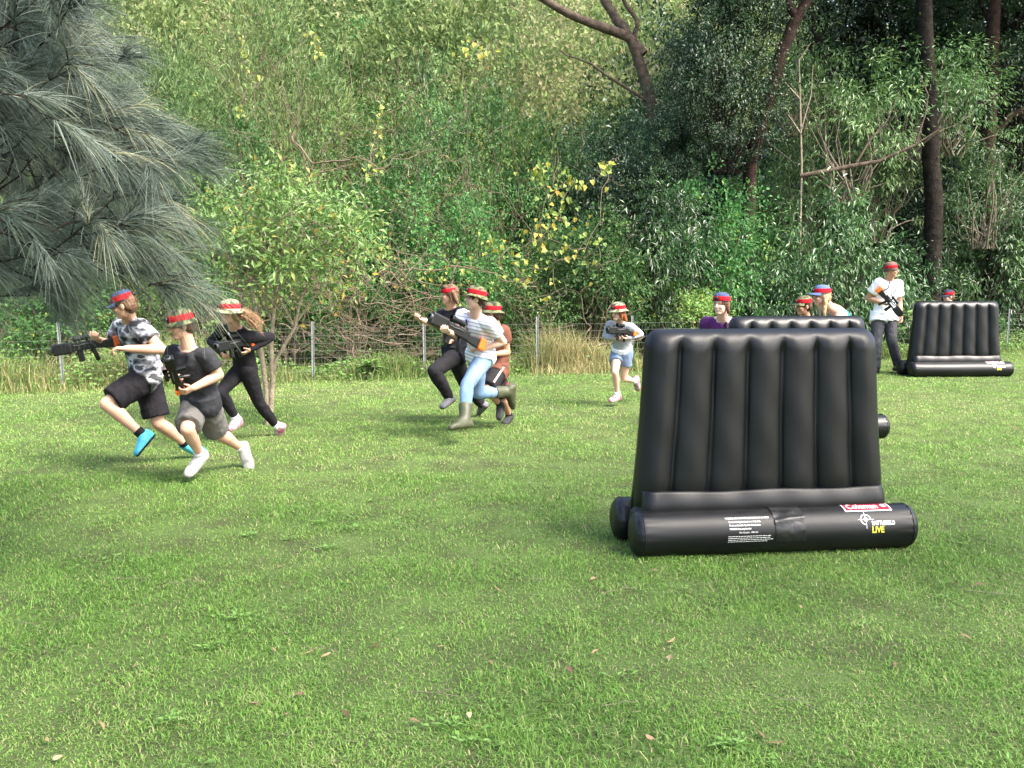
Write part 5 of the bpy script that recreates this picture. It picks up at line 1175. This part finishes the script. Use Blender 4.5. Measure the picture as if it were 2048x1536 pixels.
# striped woman
p = Fig('running woman in white striped shirt, pale jeans and green rubber boots', 9.45, 1.62, (962, 713), (950, 630), (950, 598), 40, 60, 78, -1, 0, sk=SKP, thin=.94)
p.arm('L', (1007, 684, 1), (962, 698, -1), 1.0, (-.3, .2, .8)); p.arm('R', (913, 670, -1), (897, 664, -1), 1.1, (-.2, .3, .9))
p.leg('L', (934, 771, -1), (929, 842, -1), (904, 858, -1)); p.leg('R', (956, 786, 1), (1018, 783, 1), (1027, 812, 1)); p.body()
p.shirt(STRIPE, -.03, drape=.10, sleeve=.55, sr=.044, g=.011); p.bottoms(DENIM, 1.55, r0=.062, r1=.044, ankle=.036, name='jeans', wr=.006, g=.008)
BOOT = mat('olive rubber boot', (.062, .066, .038), .5, .35, var=.2, scale=8); p.boot('L', BOOT); p.boot('R', BOOT)
p.hair(HD, [((-.06, q * .03, .01), (-.10, q * .035, -.08), .026) for q in (-2, -1, 0, 1, 2)]); p.boonie(CAMO, -12, 5, .05, .034)
gy_ = (p.wr['R'].y + p.wr['L'].y) / 2 - .06
gun('black toy gun held across the chest of the woman in striped shirt', at(858, 634, p.wr['R'].y - .05), at(966, 689, p.wr['L'].y - .07), (0, 0, 1))
p.strap([p.on_torso(.97, -.35), p.on_torso(.6, -.1), at(962, 690, p.wr['L'].y)], .008)
# kid in brown
p = Fig('running child in rust brown shirt and black shorts partly hidden by the woman in stripes', 10.05, 1.38, (994, 740), (995, 653), (984, 628), 65, 72, 100, -1, 8, sk=SKT, sm=False)
p.arm('L', (1015, 705, 1), (985, 709, -1), 1.0, (-.2, 0, .9)); p.arm('R', (965, 695, 1), (955, 700, -1), 1.0, (0, 0, .9))
p.leg('L', (974, 778, -1), (1000, 810, 1), (1000, 838, -1)); p.leg('R', (1006, 800, 1), (1019, 832, 1), (1010, 850, -1)); p.body()
p.shirt(cloth('rust brown cloth', (.125, .05, .034)), -.10, drape=.28, sleeve=.5, sr=.052, g=.018); o = p.bottoms(print_mat('black shorts with red patch', [(0, (.014, .013, .015)), (.60, (.42, .02, .06)), (.7, (.014, .013, .015))], 5), .95, r0=.072, r1=.068)
h_, K = p.hip['L'], p.kn['L']; d = (K - h_).normalized(); sd_ = (p.lp - d * p.lp.dot(d)).normalized(); bk = d.cross(sd_)
link('side_stripe', tubes('side_stripe', [([h_ + d * .34 * 1.38 * t * .66 + sd_ * .071 * 1.38 * 1.04 - p.org + bk * .02 for t in (.0, .3, .6, 1.0)], np.full(4, .011))], mat('cream stripe', (.6, .5, .38), .8), 8), p.root)
for sd in 'LR': p.shoe(sd, cloth('dark shoe', (.035, .034, .037)), RUB, 1.15, sock=BLK)
p.hair(HD, [((-.05, .03, 0), (-.08, .03, -.07), .03), ((-.05, -.03, 0), (-.08, -.03, -.07), .03)]); p.boonie(CAMO, -10, 7, .05, .034)
# girl in grey
p = Fig('running red-haired girl in grey top and denim shorts with pink shoes', 11.75, 1.40, (1244, 705), (1240, 645), (1236, 625), 28, 40, 50, -1, 6, sk=SKP, thin=.88, sm=False, hh=.205)
p.arm('L', (1281, 668, 0, -.04), (1255, 676, 0, -.2), .9, (-.3, .2, .8)); p.arm('R', (1211, 672, 0, -.02), (1228, 677, 0, -.2), .9, (.3, .2, .8))
p.leg('R', (1230, 745, -1), (1235, 792, 1), (1221, 804, -1)); p.leg('L', (1247, 757, 1), (1271, 763, 1), (1277, 780, 1)); p.body()
p.shirt(cloth('light grey cloth', (.32, .33, .36), .08), -.02, sleeve=2, g=.009, wr=.004, label='long-sleeved grey top'); q = Prim(); q.loft([(lambda c, a, b: (c, a.normalized() * max(a.length, .098 * 1.4), b.normalized() * max(b.length, .082 * 1.4)))(*p.ring(t, .020)) for t in (.06, .13, .20)]); p.part('shirt_hem', q, WHITE, .008, 2)
p.bottoms(mat('blue denim', (.10, .15, .25), .85, .15, col2=(.20, .26, .38), scale=6), .48, top=.13, r0=.066, r1=.066, g=.022)
for sd in 'LR': p.shoe(sd, PINK, PINKW, 1.05, sock=WHITE)
p.hair(HR, [((-.02, q * .06, .03), (-.04, q * .10, -.11), .030) for q in (-1, 1)] + [((-.05, q * .04, .0), (-.09, q * .06, -.12), .030) for q in (-1, 0, 1)] + [((.03, q * .07, .0), (.02, q * .09, -.09), .02) for q in (-1, 1)]); p.boonie(PCAMO, -2, 9, .05, .046)
gun('black toy gun with orange end held by the girl in grey top', reach(at(1270, 664, p.wr['L'].y + .03), 1214, 660, .41, -1), at(1270, 664, p.wr['L'].y + .03), (0, 0, 1), th=.85); p.strap([p.on_torso(.97, -.5), p.on_torso(.75, -.5), at(1222, 664, p.wr['R'].y - .03)], .011); p.strap([p.on_torso(.97, .35), p.on_torso(.75, .35), at(1256, 664, p.wr['L'].y - .03)], .006)
# purple
p = Fig('smiling person in purple shirt with navy cap standing behind the large bunker', 10.1, 1.62, (1447, 722), (1446, 637), (1442, 610), 22, 20, 42, -1, 4, sk=SKP, hh=.215)
p.arm('L', (1480, 690, 1), (1468, 720, -1), .6, (0, -.5, .5)); p.arm('R', (1410, 690, 1), (1424, 720, -1), .6, (0, -.5, .5)); p.leg('L', (1462, 790, -1), (1465, 850, 1), (1458, 868, -1)); p.leg('R', (1425, 790, -1), (1428, 850, 1), (1420, 868, -1)); p.body()
p.shirt(cloth('purple cloth', (.085, .022, .105)), -.12, .95, sleeve=.9, sr=.042, g=.010); p.bottoms(BLK, 1.9, r0=.062, r1=.046, name='trousers')
for sd in 'LR': p.shoe(sd, BLK, RUB)
p.hair(HB, [((-.02, q * .065, .02), (-.02, q * .085, -.085), .028) for q in (-1, 1)] + [((-.05, q * .04, .0), (-.065, q * .05, -.09), .03) for q in (-1, 0, 1)]); p.cap(NAVY, -6, visor=False); p.strap([p.on_torso(.99, .45, .02), p.on_torso(.8, .3, .02), p.on_torso(.5, -.2, .02), p.on_torso(.3, -.7, .02)], .014)
# child in camo cap
p = Fig('child in camouflage cap crouching behind the second bunker', 11.2, 1.42, (1622, 712), (1613, 637), (1607, 613), 60, 60, 78, -1, 6, sk=SKT, sm=False, hh=.21)
p.arm('L', (1636, 675, 1), (1612, 690, -1), .8); p.arm('R', (1596, 675, 1), (1590, 690, -1), .8); p.leg('L', (1590, 760, -1), (1610, 805, 1), (1598, 820, -1)); p.leg('R', (1612, 765, 1), (1630, 808, 1), (1620, 822, 1)); p.body()
p.shirt(cloth('grey top cloth', (.10, .10, .11)), -.1, sleeve=.5); p.bottoms(BLK, .9)
for sd in 'LR': p.shoe(sd, BLK, RUB)
p.hair(HD, [((-.05, 0, 0), (-.07, 0, -.06), .03)]); p.cap(CAMO, -2); p.strap([p.on_torso(.98, .5, .02), p.on_torso(.8, .5, .02), p.on_torso(.5, .4, .02)], .014)
# woman in blue cap with plait
p = Fig('smiling woman in blue cap with blonde plait leaning forward behind the second bunker', 10.9, 1.64, (1698, 672), (1657, 614), (1643, 593), 88, 88, 88, -1, 6, sk=SK, hh=.215)
p.arm('L', (1665, 665, -1), (1636, 672, -1), .7); p.arm('R', (1655, 660, 1), (1630, 665, 1), .7); p.leg('L', (1680, 752, -1), (1705, 815, -1), (1692, 832, -1)); p.leg('R', (1690, 752, 1), (1715, 812, 1), (1702, 828, 1)); p.body()
p.shirt(cloth('teal cloth', (.03, .22, .26)), -.1, .64, sleeve=0, g=.008, name='tank_top'); p.bottoms(CHAR, 1.9, r0=.062, r1=.045, name='trousers')
for sd in 'LR': p.shoe(sd, BLK, RUB)
for q in (-.55, .55): p.strap([p.on_torso(.62, q, .012), p.on_torso(.82, q, .012), p.on_torso(.95, q * .9, .010), p.N - p.up * .02 + p.lt * q * .12], .008, 'shoulder_strap').data.materials[0] = cloth('teal strap', (.03, .22, .26))
p.hair(HBL, [((-.03, .06, .0), (.0, .085, -.16), .026), ((.0, .085, -.12), (.01, .085, -.25), .022), ((-.06, 0, 0), (-.07, .02, -.06), .03)]); p.cap(mat('blue cap cloth', (.075, .11, .22), .8, .2, var=.1), -4)
# man in white
p = Fig('tall man in white shirt and dark jeans with brown beanie holding a gun', 16.1, 1.86, (1768, 634), (1778, 560), (1783, 541), -22, -12, -62, -1, 4, sk=SKT, sm=False, hh=.24)
p.arm('R', (1735, 596, 1), (1764, 606, -1), 1.0, (.2, .3, .8)); p.arm('L', (1799, 604, 1), (1801, 632, -1), .5, (-.6, -.3, 0))
p.leg('R', (1753, 684, -1), (1752, 738, 1), (1744, 746, -1)); p.leg('L', (1784, 684, -1), (1797, 733, 1), (1790, 741, -1)); p.body()
p.shirt(WHITE, -.08, drape=.22, sleeve=.62, sr=.049, g=.018, wr=.008); p.bottoms(cloth('dark jeans cloth', (.045, .046, .052)), 1.95, r0=.060, r1=.045, ankle=.038, name='jeans', wr=.008)
for sd in 'LR': p.shoe(sd, BLK, RUB)
p.lathe_head([(.010, .138), (.043, .134), (.071, .120), (.087, .094), (.092, .060), (.092, .0), (.088, -.01), (.02, -.01)], 'beanie', cloth('brown beanie cloth', (.13, .075, .065)), 1.1, -14); p.band(-10, .038, .076, .0945)
gun('black toy gun with white panel held by the man in white shirt', at(1803, 632, p.wr['R'].y - .12), at(1757, 577, p.wr['R'].y - .06), (.6, -.2, .6), white=True); p.strap([p.on_torso(.98, -.5, .02), p.on_torso(.8, -.45, .03), at(1763, 584, p.wr['R'].y - .05)], .008); p.strap([p.on_torso(.98, .45, .02), p.on_torso(.8, .4, .03), at(1782, 592, p.wr['R'].y - .06)], .008)
# child behind right bunker
p = Fig('child with red band cap peeping over the right bunker', 16.6, 1.40, (1904, 682), (1900, 613), (1897, 594), 70, 70, 82, -1, 4, sk=SKP, sm=False, hh=.21)
p.arm('L', (1915, 655, 1), (1898, 668, -1), .8); p.arm('R', (1885, 655, 1), (1884, 668, -1), .8); p.leg('L', (1888, 712, -1), (1898, 738, 1), (1890, 745, -1)); p.leg('R', (1900, 714, 1), (1910, 738, 1), (1900, 745, 1)); p.body()
p.shirt(cloth('dark top cloth', (.05, .05, .06)), -.1, sleeve=.5); p.bottoms(BLK, 1.9, r0=.062, r1=.046, name='trousers')
for sd in 'LR': p.shoe(sd, BLK, RUB)
p.hair(HB, []); p.cap(cloth('dark cap cloth', (.03, .035, .06)), 4)
bpy.data.scenes.remove(TMP)
